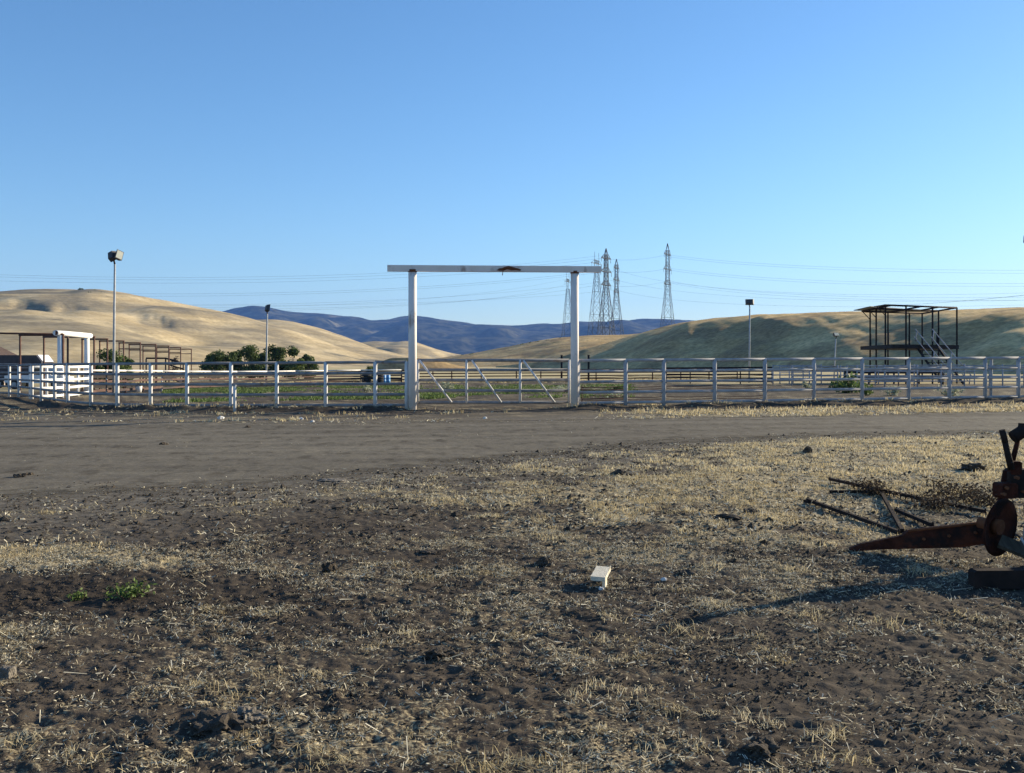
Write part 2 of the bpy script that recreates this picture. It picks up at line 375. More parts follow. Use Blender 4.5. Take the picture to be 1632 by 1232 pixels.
def build_road():
    xs = np.concatenate([np.linspace(-60, -20, 80)[:-1], np.linspace(-20, 24, 900), np.linspace(24, 70, 80)[1:]]); vs = np.linspace(0, 1, 220)
    X, Vv = np.meshgrid(xs, vs)
    lo = np.interp(X, RLX, RLY)-2.0; hi = np.interp(X, RHX, RHY)+1.2
    Y = lo+(hi-lo)*Vv
    keep = .0
    Z = gbase(X, Y)+.006+(.022*(fbm(X/1.5, Y/.32, 88, 4)-.5)+.012*(fbm(X/.12, Y/.12, 89, 2)-.5))*sstep(-1.2, .6, road_s(X, Y))
    e = np.clip(.5+road_s(X, Y)/np.where(Y < (np.interp(X, RLX, RLY)+np.interp(X, RHX, RHY))/2, 3.6, 2.0), 0, 1)
    mid = np.interp(X, RLX, RLY)+(np.interp(X, RHX, RHY)-np.interp(X, RLX, RLY))*.62
    off = Y-mid+.5*(fbm(X/7, Y*0, 131, 2)-.5)
    lane = 0
    for c_, w_, a_ in ((-2.9, .38, .8), (-1.1, .33, .9), (1.0, .4, 1), (2.7, .35, .8), (-5.2, .5, .6), (-7.3, .45, .5)): lane = lane+a_*np.exp(-((off-c_)/w_)**2)
    lane = np.clip(lane*(.3+1.1*fbm(X/3, Y/.5, 133, 3)), 0, 1)
    Z = Z-.012*lane*sstep(0, 1, road_s(X, Y))
    n, k = X.shape
    i = np.arange(n-1)[:, None]*k; j = np.arange(k-1)[None, :]
    Q = np.stack([i+j, i+j+1, i+k+j+1, i+k+j], -1).reshape(-1, 4)
    o = fast_mesh('dirt_road', np.stack([X, Y, Z], -1).reshape(-1, 3), Q, M['road'], True, {'edge': e.ravel(), 'lane': lane.ravel()})
    tag(o, kind='structure')
build_road()

# ------------------------------------------------------------------ blades
def sample_pts(n, r0, r1, dens, half=R(33)):
    r = np.sqrt(rng.uniform(r0*r0, r1*r1, n)); a = rng.uniform(-half, half, n)
    x = r*np.sin(a); y = r*np.cos(a)
    k = rng.uniform(0, 1, n) < dens(x, y)
    return x[k], y[k]
def litter(x, y, lmin, lmax, w, tilt=.25, tint=None):
    n = len(x); z = gh(x, y)+.006
    a = rng.uniform(0, 2*math.pi, n); l = rng.uniform(lmin, lmax, n)*rng.uniform(.5, 1, n); wd = w*rng.uniform(.6, 1.5, n)
    t = rng.normal(0, tilt, n)
    dx = np.cos(a)*np.cos(t)*l/2; dy = np.sin(a)*np.cos(t)*l/2; dz = np.abs(np.sin(t))*l/2
    roll = rng.uniform(-1.25, 1.25, n)
    wx = -np.sin(a)*wd*np.cos(roll)/2; wy = np.cos(a)*wd*np.cos(roll)/2; wz = np.sin(roll)*wd/2
    P = np.stack([x, y, z+dz*.9], -1); Dv = np.stack([dx, dy, np.sin(t)*l/2], -1); W = np.stack([wx, wy, wz], -1)
    V = np.stack([P-Dv-W, P-Dv+W, P+Dv+W*.5, P+Dv-W*.5], 1)
    T = rng.uniform(0, 1, n) if tint is None else tint
    return V.reshape(-1, 3), np.arange(4*n).reshape(n, 4), np.repeat(T, 4)
def tufts(x, y, hmin, hmax, nb, w, spread, lean=.5, tshift=0, zf=None):
    n = len(x); z = gh(x, y) if zf is None else zf(x, y)
    H = rng.uniform(hmin, hmax, n); T0 = rng.uniform(.1, .9, n)
    X = np.repeat(x, nb); Y = np.repeat(y, nb); Z = np.repeat(z, nb); Hh = np.repeat(H, nb)*rng.uniform(.4, 1.1, n*nb); m = n*nb
    sp = np.repeat(H, nb)*spread
    X = X+rng.normal(0, 1, m)*sp; Y = Y+rng.normal(0, 1, m)*sp
    a = rng.uniform(0, 2*math.pi, m); ln = np.abs(rng.normal(0, lean, m))
    f = rng.uniform(0, 2*math.pi, m); wx = np.cos(f)*w*rng.uniform(.6, 1.3, m); wy = np.sin(f)*w
    B = np.stack([X, Y, Z-.01], -1); Wv = np.stack([wx, wy, 0*wx], -1)
    d1 = np.stack([np.cos(a)*ln*.35*Hh, np.sin(a)*ln*.35*Hh, Hh*.6], -1)
    d2 = np.stack([np.cos(a)*ln*1.0*Hh, np.sin(a)*ln*1.0*Hh, Hh*np.maximum(.35, 1-.35*ln)], -1)
    V = np.stack([B-Wv/2, B+Wv/2, B+d1+Wv*.4, B+d1-Wv*.4, B+d2+Wv*.12, B+d2-Wv*.12], 1).reshape(-1, 3)
    o = np.arange(m)[:, None]*6
    Q = np.concatenate([o+np.array([[0, 1, 2, 3]]), o+np.array([[3, 2, 4, 5]])], 0)
    return V, Q, np.repeat(np.clip(np.repeat(T0, nb)+rng.normal(0, .18, m)+tshift, 0, 1), 6)
def merge(parts):
    Vs, Qs, Ts = [], [], []; o = 0
    for V, Q, T in parts: Vs.append(V); Qs.append(Q+o); Ts.append(T); o += len(V)
    return np.concatenate(Vs), np.concatenate(Qs), np.concatenate(Ts)
def strip_d(x, y):
    fd = fence_d(x, y)
    g = 1-np.exp(-((x+.6)/2.4)**4)
    n = fbm(x/.7, y/.7, 91, 3)
    a = 1.4*np.exp(-((fd-.05)/.4)**2)*sstep(.36, .56, n)*g
    b = ((fd < -1.7) & (road_s(x, y) < .1))*sstep(2, 6, x)*sstep(.35, .6, fbm(x/1.1, y/.6, 93, 3))*.8
    c = ((fd < -1.0) & (road_s(x, y) < .1))*sstep(1, -3, x)*sstep(.5, .7, fbm(x/1.1, y/.6, 94, 3))*.25
    return a+b+c
def build_grass():
    parts = []
    cl = lambda x, y: .12+1.75*sstep(.46, .62, fbm(x/.16, y/.13, 57, 3))
    def nd(k0, k1): return lambda x, y: cl(x, y)*np.maximum(0, k0+k1*straw_density(x, y)*(.50+.50*sstep(4.8, 7.5, y)))*(road_s(x, y) < .2)
    x, y = sample_pts(620000, 3.0, 9.5, nd(.05, .30)); parts.append(litter(x, y, .006, .034, .0050, .5))
    x, y = sample_pts(120000, 3.0, 9.5, nd(.03, .26)); parts.append(litter(x, y, .02, .062, .0046, .45))
    x, y = sample_pts(9000, 3.0, 8, nd(.1, .3)); parts.append(litter(x, y, .05, .15, .0042, .3))
    x, y = sample_pts(420000, 9.5, 27, lambda x, y: cl(x, y)*(.018+.36*straw_density(x, y))*(y < 27)); parts.append(litter(x, y, .02, .075, .0095, .4))
    x, y = sample_pts(60000, 12, 31, lambda x, y: .25*(road_s(x, y) > -.5)*sstep(.4, .65, fbm(x/1.6, y/.5, 58, 3))); parts.append(litter(x, y, .015, .05, .010, .15))
    x, y = sample_pts(90000, 24, 40, strip_d); parts.append(litter(x, y, .06, .2, .02))
    V, Q, T = merge(parts)
    tag(fast_mesh('straw_litter', V, Q, M['straw'], False, {'tint': T}), 'pale broken straw scattered over the dark soil', 'straw', kind='stuff')
    parts = []
    def td(k): return lambda x, y: k*np.clip(straw_density(x, y)-.35, 0, 2)*(road_s(x, y) < -.3)*sstep(.42, .62, fbm(x/.33, y/.33, 77, 2))
    x, y = sample_pts(2600, 3.2, 9, td(.55)); parts.append(tufts(x, y, .02, .07, 30, .0036, .8, 1.5))
    x, y = sample_pts(20000, 9, 15, td(.42)); parts.append(tufts(x, y, .02, .07, 16, .0064, .8, 1.4))
    x, y = sample_pts(70000, 15, 25, td(.33)); parts.append(tufts(x, y, .03, .085, 7, .013, .8, 1.0, .15))
    x, y = sample_pts(14000, 28, 40, lambda x, y: strip_d(x, y)*.55); parts.append(tufts(x, y, .06, .19, 9, .022, .6, .8, .05))
    # the larger gold clumps of the foreground
    cl = [(345, 980), (440, 985), (520, 1075), (735, 950), (950, 1160), (1100, 1140), (860, 1215), (1250, 1050), (975, 985), (1310, 1160),
          (1020, 1100), (1160, 905), (1450, 915), (990, 1020), (785, 1215), (690, 1175), (1140, 968), (1300, 985), (1075, 1010), (925, 1100), (640, 1010),
          (1190, 1160), (1350, 1215), (1405, 1000), (560, 1210), (1250, 915), (1080, 940), (150, 1215), (60, 1180), (285, 1100)]
    P = np.array([on(a, b) for a, b in cl])
    P = np.concatenate([P+rng.normal(0, .05, P.shape)*[1.4, 1] for _ in range(2)])
    parts.append(tufts(P[:, 0], P[:, 1], .03, .085, 40, .0038, .75, 1.5, .2))
    V, Q, T = merge(parts)
    tag(fast_mesh('dry_grass', V, Q, M['tuft'], False, {'tint': T}), 'short golden dry grass tufts standing on the bare ground', 'dry grass', kind='stuff')
    # soil crumbs
    def cd(x, y): return (.25+1.2*sstep(.42, .66, fbm(x/.35, y/.3, 121, 3)))*(road_s(x, y) < 3.5*(fbm(x/1.5, y/1.2, 122, 2)-.3))*.6
    Vs, Qs, o = [], [], 0
    for cnt, r0, r1, s0, s1 in ((90000, 3.0, 8.5, .0025, .010), (3000, 3.0, 10, .01, .022), (60000, 8.5, 20, .007, .020), (4000, 9, 26, .02, .045)):
        x, y = sample_pts(cnt, r0, r1, cd); n = len(x)
        sz = s0+(s1-s0)*rng.uniform(0, 1, n)**2.2
        base = np.array([[1, 0, 0], [-1, 0, 0], [0, 1, 0], [0, -1, 0], [0, 0, 1], [0, 0, -1]], float)
        J = base[None]*rng.uniform(.5, 1.5, (n, 6, 1))+rng.normal(0, .22, (n, 6, 3))
        J[:, :, 2] *= .65
        V = np.stack([x, y, gh(x, y)+sz*.25], -1)[:, None, :]+J*sz[:, None, None]
        fq = np.array([[0, 2, 4], [2, 1, 4], [1, 3, 4], [3, 0, 4], [2, 0, 5], [1, 2, 5], [3, 1, 5], [0, 3, 5]])
        Vs.append(V.reshape(-1, 3)); Qs.append((np.arange(n)[:, None, None]*6+fq[None]).reshape(-1, 3)+o); o += n*6
    V = np.concatenate(Vs); Q = np.concatenate(Qs)
    tag(fast_mesh('soil_crumbs', V, Q, M['clod'], False), 'dark crumbs of broken soil strewn over the ground', 'soil', kind='stuff')
    # green ground cover inside the arena
    def gd(x, y):
        px = CX+F*x/y
        n = fbm(x/2.6, y/4.5, 101, 3)
        return sstep(.49, .60, n)*((px > 265) & (px < 1010))*(1-.6*sstep(660, 900, px))*(fence_d(x, y) > 4)
    x, y = sample_pts(34000, 44, 90, gd, R(24))
    keep = rng.uniform(0, 1, len(x)) < 1
    x, y = x[keep], y[keep]
    V, Q, T = tufts(x, y, .07, .20, 7, .055, .9, .9)
    tag(fast_mesh('green_ground_cover', V, Q, M['weedleaf'], False, {'tint': T}), 'low green weeds spreading in patches over the arena floor', 'ground cover', kind='stuff')
    def fd(x, y): return sstep(.4, .6, fbm(x/2, y/2, 111, 2))*.5*((y > 100))
    x, y = sample_pts(16000, 100, 118, fd, R(24))
    V, Q, T = tufts(x, y, .12, .3, 6, .07, .8, .8, 0)
    tag(fast_mesh('field_grass', V, Q, M['tuft'], False, {'tint': T}), 'tall dry gold grass in the field behind the far fence', 'dry grass', kind='stuff')
build_grass()

# ------------------------------------------------------------------ hills
def hill(name, prof, m, namp=1.0, nscale=40, expo=1.8, back=1.7, backslope=.25, seed=0, fold=0, foldscale=60, step=4, nt=90, stretch=1.0, dents=(), shelf=None):
    pxs = np.arange(prof[0][0], prof[-1][0]+step, step, dtype=float)
    P = np.array(prof, float)
    # smooth interpolation
    def it(k):
        v = np.interp(pxs, P[:, 0], P[:, k]); ker = np.hanning(11); ker /= ker.sum()
        return np.convolve(np.pad(v, 5, 'edge'), ker, 'valid')
    cy, d0, d1 = it(1), it(2), it(3)
    T = np.concatenate([np.linspace(0, 1, nt), np.linspace(1, back, nt//3)[1:]])
    U, TT = np.meshgrid(pxs, T)
    D = d0+(d1-d0)*TT
    zc = np.maximum((HY-cy)/F*d1+EYE, -.6)
    X = (U-CX)/F*D
    front = 1-(1-np.clip(TT, 0, 1))**expo
    if shelf:
        sf = np.interp(pxs, *shelf)[None, :]; tb = np.interp(pxs, [930, 1060, 1200], [.30, .42, .52])[None, :]; acc = 0
        wob = .07*(fbm(X/38, D/70, seed+7, 3)-.5)+.06*(fbm(X/9, D/30, seed+8, 3)-.5)
        for dt in np.linspace(-.11, .11, 9):
            q = np.clip(TT+dt+wob, 0, 1.2)
            acc = acc+sf*np.minimum(q/tb, 1)+(1-sf)*np.maximum(q-tb, 0)/(1-tb)
        acc = acc/9
        front = np.where(TT < .12, acc*np.clip(TT/.12, 0, 1), acc)
        front = front+(1-front)*sstep(.9, 1.0, TT)
    pr = np.where(TT < 1, front, 1-backslope*((TT-1)/(back-1))**1.5)
    base = np.interp(D, [40, 100], [0, -.5])-.4
    Z = base+(zc-base)*pr
    env = np.clip(TT*4, 0, 1)*sstep(0, 6, zc+.5)
    ax = X*.85+D*.5; ay = (-X*.5+D*.85)
    n = fbm(ax/nscale, ay/(nscale*stretch), seed, 5)-.5
    Z = Z+namp*2*n*env*(1-.75*np.exp(-((TT-1)/.16)**2))
    if fold:
        f = np.abs(fbm(X/foldscale, D/(foldscale*1.6), seed+50, 3)-.5)*2
        Z = Z-fold*(1-sstep(0, .35, f))*env*np.clip(1.2-TT, 0, 1)*1.3
    n3 = fbm(X/(nscale*.16), D/(nscale*.16), seed+90, 4)-.5
    Z = Z+namp*.16*n3*env
    for (dpx, dt, rp, rt, dep) in dents:
        q = ((U-dpx)/rp)**2+((TT-dt)/rt)**2+.9*(fbm(U/14, TT*26, 7, 3)-.5)
        Z = Z-dep*np.exp(-np.maximum(q, 0)**1.3)
    k = len(pxs); nn = len(T)
    i = np.arange(nn-1)[:, None]*k; j = np.arange(k-1)[None, :]
    Q = np.stack([i+j, i+j+1, i+k+j+1, i+k+j], -1).reshape(-1, 4)
    o = fast_mesh(name, np.stack([X, D, Z], -1).reshape(-1, 3), Q, m, True)
    tag(o, kind='structure'); return o
# far blue mountains
hill('mountains', [(-700, 520, 4200, 6500), (-300, 500, 4200, 6500), (200, 505, 4200, 6500), (345, 500, 4200, 6500), (372, 492, 4200, 6500), (400, 488, 4200, 6500), (440, 489, 4200, 6500), (500, 494, 4200, 6500),
     (560, 503, 4200, 6500), (598, 507, 4200, 6500), (625, 504, 4200, 6500), (662, 500, 4200, 6500), (700, 507, 4200, 6500), (740, 511, 4200, 6500), (840, 513, 4200, 6500), (900, 510, 4200, 6500),
     (960, 508, 4200, 6500), (1010, 506, 4200, 6500), (1060, 508, 4200, 6500), (1130, 513, 4200, 6500), (1300, 520, 4200, 6500), (1700, 515, 4200, 6500), (2300, 520, 4200, 6500)],
     M['mount'], 45, 420, 1.25, 1.5, .5, 3, fold=75, foldscale=520)
# left range, farthest spur first
hill('far_spur', [(430, 575, 900, 1250), (520, 556, 880, 1250), (560, 548, 860, 1250), (600, 544, 850, 1250), (645, 542, 850, 1250), (665, 543, 850, 1250), (690, 553, 850, 1220), (720, 563, 850, 1200), (760, 570, 850, 1150), (860, 577, 850, 1100)],
     M['hill'], 7, 150, 1.5, 1.6, .4, 9, fold=6, foldscale=110)
hill('middle_spur', [(200, 540, 620, 900), (300, 520, 620, 900), (380, 510, 610, 900), (430, 508, 600, 900), (470, 514, 590, 890), (510, 524, 580, 880), (550, 537, 570, 860), (590, 551, 560, 830), (640, 566, 550, 790), (700, 577, 540, 760)],
     M['hill'], 4, 130, 1.5, 1.6, .4, 14, fold=4, foldscale=90)
hill('left_hill', [(-800, 480, 330, 700), (-400, 470, 330, 700), (0, 463, 340, 700), (60, 461, 340, 700), (100, 459.5, 345, 705), (130, 458, 345, 710), (165, 462, 350, 710), (200, 468, 350, 710), (240, 475, 355, 710), (290, 484, 360, 705), (340, 492, 365, 700),
     (390, 501, 370, 690), (430, 512, 375, 680), (480, 527, 380, 660), (530, 545, 385, 640), (580, 562, 390, 610), (640, 577, 395, 580)],
     M['hill'], 5.5, 130, 1.25, 1.5, .35, 27, fold=6.5, foldscale=120, dents=[(40, .60, 30, .05, 3.2), (116, .60, 24, .045, 3.2), (240, .55, 40, .06, 2.5)])
hill('lower_spur', [(-700, 520, 210, 330), (-200, 510, 210, 340), (0, 506, 215, 350), (60, 507, 218, 352), (130, 514, 220, 352), (190, 524, 224, 350), (240, 536, 228, 346), (290, 549, 232, 340), (340, 562, 236, 330), (400, 576, 240, 320)],
     M['hill'], 1.4, 80, 1.4, 1.6, .3, 33, fold=1.4, foldscale=70)
hill('knoll', [(580, 590, 262, 266), (596, 586, 262, 266), (606, 577, 262, 266), (622, 570.5, 262, 266), (660, 570, 263, 267), (690, 573, 264, 270), (720, 580, 265, 273), (760, 590, 266, 276)],
     M['hillr'], .12, 12, 1.1, 8, .3, 39, step=2)
# right side
hill('back_ridge', [(640, 577, 480, 560), (700, 571, 470, 560), (760, 562, 460, 560), (800, 554, 450, 560), (850, 544.5, 440, 560), (890, 538, 425, 560), (940, 534.5, 410, 560), (990, 534, 400, 560), (1060, 528, 390, 560), (1200, 520, 380, 560), (1600, 520, 380, 560)],
     M['hillr'], 1.2, 30, 1.35, 1.9, .05, 45, stretch=.3)
hill('right_hill', [(790, 584, 400, 405), (860, 577, 330, 345), (900, 567, 305, 340), (930, 557, 286, 340), (980, 543, 268, 348), (1020, 531, 258, 356), (1060, 520, 251, 364), (1090, 513.5, 246, 368), (1130, 508, 240, 366),
     (1220, 502, 214, 344), (1330, 498.5, 192, 312), (1480, 496, 172, 276), (1632, 490, 152, 246), (1800, 484, 140, 228), (2100, 480, 122, 215), (2500, 485, 105, 200)],
     M['hillr'], .8, 24, 2.6, 1.9, .12, 52, stretch=.24, shelf=([860, 930, 980, 1036, 1096, 1200, 1632], [.08, .12, .26, .60, .80, .82, .78]))

# ------------------------------------------------------------------ entrance gateway
def gateway():
    gl = (-3.32, 33.5); gr = (2.13, 34.1)
    t = thing('ranch_gateway', 'tall white pipe gateway with rusty crossbeam over the pipe gate', 'gateway', (-.6, 33.8, 0))
    for (x, y) in (gl, gr):
        MB().tube((x, y, g1(x, y)-.25), (x, y, 4.66), .137, 20).build('post', M['gate'], t)
        MB().tube((x, y, 4.60), (x, y, 4.69), .15, 20).build('collar', M['rust'], t)
    y0, y1 = 33.43, 34.18
    b = MB(); a, c = (-4.15, y0, 4.72), (3.02, y1, 4.75)
    from mathutils import Vector
    d = Vector(c)-Vector(a); rz = math.atan2(d.y, d.x); mid = (Vector(a)+Vector(c))/2
    mid.y -= .02
    b.box(mid, (d.length, .2, .205), rz, 0, -math.atan2(d.z, math.hypot(d.x, d.y)))
    b.build('crossbeam', M['gate'], t)
    # rusty ornament on the middle of the beam: flat cut-out of a long-bodied mark with a hook
    e = MB(); cx, cy = -.12, 33.76
    poly = [(-.40, -.07), (-.30, .0), (-.2, .01), (-.12, .05), (0, .08), (.1, .06), (.22, .03), (.42, -.03), (.40, -.08), (.24, -.06), (.1, -.07), (-.04, -.03), (-.16, -.08), (-.3, -.085)]
    e.prism(poly, 0, .025, lambda u, v, h: (cx+u, cy-.15+u*.105-h, 4.735+v))
    e.tube((cx-.18, cy-.17, 4.66), (cx-.2, cy-.17, 4.50), .012, 6)
    e.build('emblem', M['rust'], t)
gateway()

# ------------------------------------------------------------------ pipe fences
def pipe_fence(name, label, cat, posts, heights, rails, m, rp=.055, rr=.043, group=None, zf=g1, rail_mats=None, post_extra=.04, n=8, rail_off=0, postmat=None):
    """posts: list of (x,y); heights: post top above ground; rails: heights as a fraction"""
    cx = sum(p[0] for p in posts)/len(posts); cy = sum(p[1] for p in posts)/len(posts)
    t = thing(name, label, cat, (cx, cy, zf(cx, cy)), group)
    tops = []
    for i, (x, y) in enumerate(posts):
        z = zf(x, y); h = heights[i] if isinstance(heights, list) else heights
        MB().tube((x, y, z-.2), (x, y, z+h+post_extra), rp, 10).build('post', postmat or m, t)
        tops.append((x, y, z, h))
    for q, fr in enumerate(rails):
        b = MB()
        for a, c in zip(tops[:-1], tops[1:]):
            b.tube((a[0], a[1]-rail_off, a[2]+a[3]*fr), (c[0], c[1]-rail_off, c[2]+c[3]*fr), rr, n)
        b.build('rail', (rail_mats or {}).get(q, m), t)
    return t
gz = lambda x, y: gb1(x, y)
RAILS = [1.0, .775, .555, .335, .115]
def fpt(px): # on the fence line under a photo column
    d = 35.0
    for _ in range(12):
        d = float(np.interp(gx(px, d), FX, FY))
    return (gx(px, d), d)
left_px = [-330, -210, -95, -30, 15, 30, 51, 66, 87, 108, 145, 187, 240, 298, 368, 441, 519, 598, 648]
LD = {-330: 60, -210: 58, -95: 56, -30: 54, 15: 52.5, 30: 51, 51: 46.5, 66: 43.5, 87: 41, 108: 38.5, 145: 36.6, 187: 35.4, 240: 34.8, 298: 34.4, 368: 34.1, 441: 34, 519: 33.8, 598: 33.6, 648: 33.55}
lp = [(gx(p, LD[p]), LD[p]) for p in left_px]
pipe_fence('pipe_fence', 'front white pipe fence curving away left of the tall gateway', 'fence', lp, 1.62, RAILS, M['railshade'], rp=.068, rr=.052, zf=gz, post_extra=.02, postmat=M['white'])
right_px = [921, 997, 1058, 1139, 1219, 1297, 1374, 1448, 1513, 1570, 1623, 1690, 1760]
RDD = dict(zip(right_px, [34.15, 34.5, 34.7, 34.9, 35.2, 35.7, 36.1, 36.6, 37.0, 37.4, 37.8, 38.3, 38.9]))
rp_ = [(gx(p, RDD[p]), RDD[p]) for p in right_px]
rf = pipe_fence('pipe_fence', 'front weathered white pipe fence, darkened for shade, running right from the gateway', 'fence', rp_, 1.64, RAILS, M['grey'], rp=.072, rr=.053, zf=gz, post_extra=.02)
for fr in (.66, .45, .40, .23, .18):
    b = MB()
    for a, c in zip(rp_[:4], rp_[1:5]):
        za = gb1(*a)+1.64*fr; zc = gb1(*c)+1.64*fr
        p = [(a[0]+(c[0]-a[0])*k/4, a[1]+(c[1]-a[1])*k/4+.05, za+(zc-za)*k/4-.03*math.sin(math.pi*k/4)) for k in range(5)]
        b.path(p, .011, 5)
    b.build('wire_strand', M['rustpipe'], rf)
# rusty panel wired to the first bay
x0, y0 = rp_[0]; x1, y1 = rp_[1]
t = thing('mesh_panel', 'low rusty many-barred panel leaning in the first bay right of gateway', 'fence panel', ((x0+x1)/2, y0+.12, gb1(x0, y0)))
b = MB()
for k in range(7):
    z = .12+.10*k
    b.tube((x0+.15, y0+.12, z+gb1(x0, y0)), (x1+.05, y1+.13, z+gb1(x1, y1)), .013, 6)
b.build('bars', M['rustpipe'], t)
for u in (0, 1):
    xx = x0+.15 if u == 0 else x1+.05
    MB().tube((xx, y0+.12+u*.35, gb1(xx, y0)-.02), (xx, y0+.12+u*.35, gb1(xx, y0)+.78), .018, 6).build('upright', M['rustpipe'], t)
# short stub post and the leaning twin post
x, y = gx(374, 33.2), 33.2
t = thing('stub_post', 'short white steel stub post standing just in front of the left fence', 'post', (x, y, gb1(x, y)))
MB().tube((x, y, gb1(x, y)-.15), (x, y, gb1(x, y)+.86), .05, 12).build('shaft', M['white'], t)
MB().tube((x, y, gb1(x, y)+.86), (x, y, gb1(x, y)+.90), .058, 12).build('cap', M['galv'], t)
x, y = gx(1579, 37.6), 37.6
t = thing('gate_post', 'twin post with latch standing beside the right fence', 'post', (x, y, gb1(x, y)))
MB().tube((x, y, gb1(x, y)-.15), (x+.02, y, gb1(x, y)+1.6), .055, 12).build('shaft', M['grey'], t)
MB().box((x+.07, y-.03, gb1(x, y)+1.30), (.18, .05, .10), 0, 0, .5).build('latch', M['galv'], t)

# swing gate between the gateway posts
def swing_gate():
    y = 34.75
    t = thing('pipe_gate', 'wide closed pipe gate with diagonal braces hung inside the gateway', 'gate', (-.6, y, .2))
    xs = [gx(p, y) for p in (666, 743.5, 829, 907)]
    z0, z1 = .20, 1.66
    for k in range(5):
        z = z0+(z1-z0)*[0, .28, .53, .77, 1][k]
        MB().tube((xs[0], y, z), (xs[-1], y, z), .055, 10).build('rail', M['railshade'], t)
    for x in xs: MB().tube((x, y-.02, z0-.02), (x, y-.02, z1+.02), .046, 10).build('upright', M['white'], t)
    for a, c in ((669, 720), (752, 799), (834, 884)):
        MB().tube((gx(a, y), y-.07, z1), (gx(c, y), y-.07, z0), .036, 10).build('brace', M['white'], t)
swing_gate()

# left end: lit side panels and the small arch
def panel(name, label, a, c, z, h, rails, npost, m, cat='fence panel', rr=.05, rp=.06, group=None):
    t = thing(name, label, cat, ((a[0]+c[0])/2, (a[1]+c[1])/2, z), group)
    for k in range(npost):
        u = k/(npost-1); x = a[0]+(c[0]-a[0])*u; y = a[1]+(c[1]-a[1])*u
        MB().tube((x, y, z-.1), (x, y, z+h), rp, 10).build('post', m, t)
    for f in rails:
        MB().tube((a[0], a[1], z+h*f), (c[0], c[1], z+h*f), rr, 8).build('rail', m, t)
    return t
A0 = (gx(48, 47.5), 47.5); A1 = (gx(100, 49.5), 49.5); B1 = (gx(141, 55), 55)
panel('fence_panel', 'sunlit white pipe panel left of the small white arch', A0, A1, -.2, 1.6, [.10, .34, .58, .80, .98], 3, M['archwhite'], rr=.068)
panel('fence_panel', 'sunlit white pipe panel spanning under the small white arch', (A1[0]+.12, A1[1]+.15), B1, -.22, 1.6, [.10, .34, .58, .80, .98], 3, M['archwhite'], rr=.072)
t = thing('pipe_arch', 'small white pipe arch over the fence corner at far left', 'arch', (gx(116, 52), 52, -.2))
a = (gx(96, 50), 50); c = (gx(138.5, 55.5), 55.5)
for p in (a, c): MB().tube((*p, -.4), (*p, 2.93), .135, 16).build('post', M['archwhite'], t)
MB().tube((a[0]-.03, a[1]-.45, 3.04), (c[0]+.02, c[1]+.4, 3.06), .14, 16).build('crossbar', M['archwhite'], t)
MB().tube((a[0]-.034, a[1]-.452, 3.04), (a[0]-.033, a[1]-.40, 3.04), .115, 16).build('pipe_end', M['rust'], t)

# ------------------------------------------------------------------ arena side fences
def arena_left():
    # white top rail over rust boards, running away along the left side
    pts = [(141, 55.6), (170, 58), (200, 61), (228, 64), (258, 68), (295, 73), (335, 78.5), (377, 84), (425, 90.5), (470, 96), (520, 100.5), (575, 103.5), (640, 105)]
    P = [(gx(p, d), d) for p, d in pts]
    t = thing('arena_fence', 'left arena fence of dark weathered boards under a white top rail', 'fence', (P[6][0], P[6][1], -.4))
    for i, (x, y) in enumerate(P):
        z = gb1(x, y); MB().tube((x, y, z-.2), (x, y, z+1.42), .05, 8).build('post', M['white'] if i % 3 == 1 else M['board'], t)
    for zz, hh, m in ((1.36, 0, 'white'), (1.08, .36, 'blackboard'), (.76, .15, 'board'), (.50, .24, 'blackboard'), (.22, .16, 'board')):
        b = MB()
        for (x, y), (u, v) in zip(P[:-1], P[1:]):
            if hh == 0: b.tube((x, y, gb1(x, y)+zz), (u, v, gb1(u, v)+zz), .06, 8)
            else:
                L_ = math.hypot(u-x, v-y)
                for k in range(max(1, int(L_/2.6))):
                    n = max(1, int(L_/2.6)); f0 = k/n-.006; f1 = (k+1)/n+.006
                    j = random.uniform(-.035, .035)
                    m0 = ((x+(u-x)*(f0+f1)/2)+.05, y+(v-y)*(f0+f1)/2, gb1((x+u)/2, (y+v)/2)+zz+j)
                    b.box(m0, (L_*(f1-f0), .035, hh*random.uniform(.75, 1.1)), math.atan2(v-y, u-x), 0, random.uniform(-.02, .02))
        b.build('top_rail' if hh == 0 else 'board_row', M[m], t)
arena_left()
P = [(gx(p, 105), 105.0) for p in (640, 690, 720, 767, 823, 862, 905, 950, 1000, 1040, 1085, 1130, 1175)]
pipe_fence('arena_fence', 'low dark rusty pipe fence across the far end of the arena', 'fence', P, 1.28, [.99, .74, .5, .26], M['rustdark'], rp=.06, rr=.06, zf=gz)
x, y = gx(895, 106), 106
for px in (895, 938):
    x, y = gx(px, 106), 106
    t = thing('timber_post', 'tall dark timber post behind the far fence, %s' % ('nearer the gateway' if px == 895 else 'right of the gateway'), 'post', (x, y, gb1(x, y)), 'timber posts behind the far fence')
    MB().box((x, y, gb1(x, y)+1.35), (.2, .2, 2.8)).build('shaft', M['blackboard'], t)
    MB().box((x, y, gb1(x, y)+2.78), (.23, .23, .06)).build('cap', M['blackboard'], t)
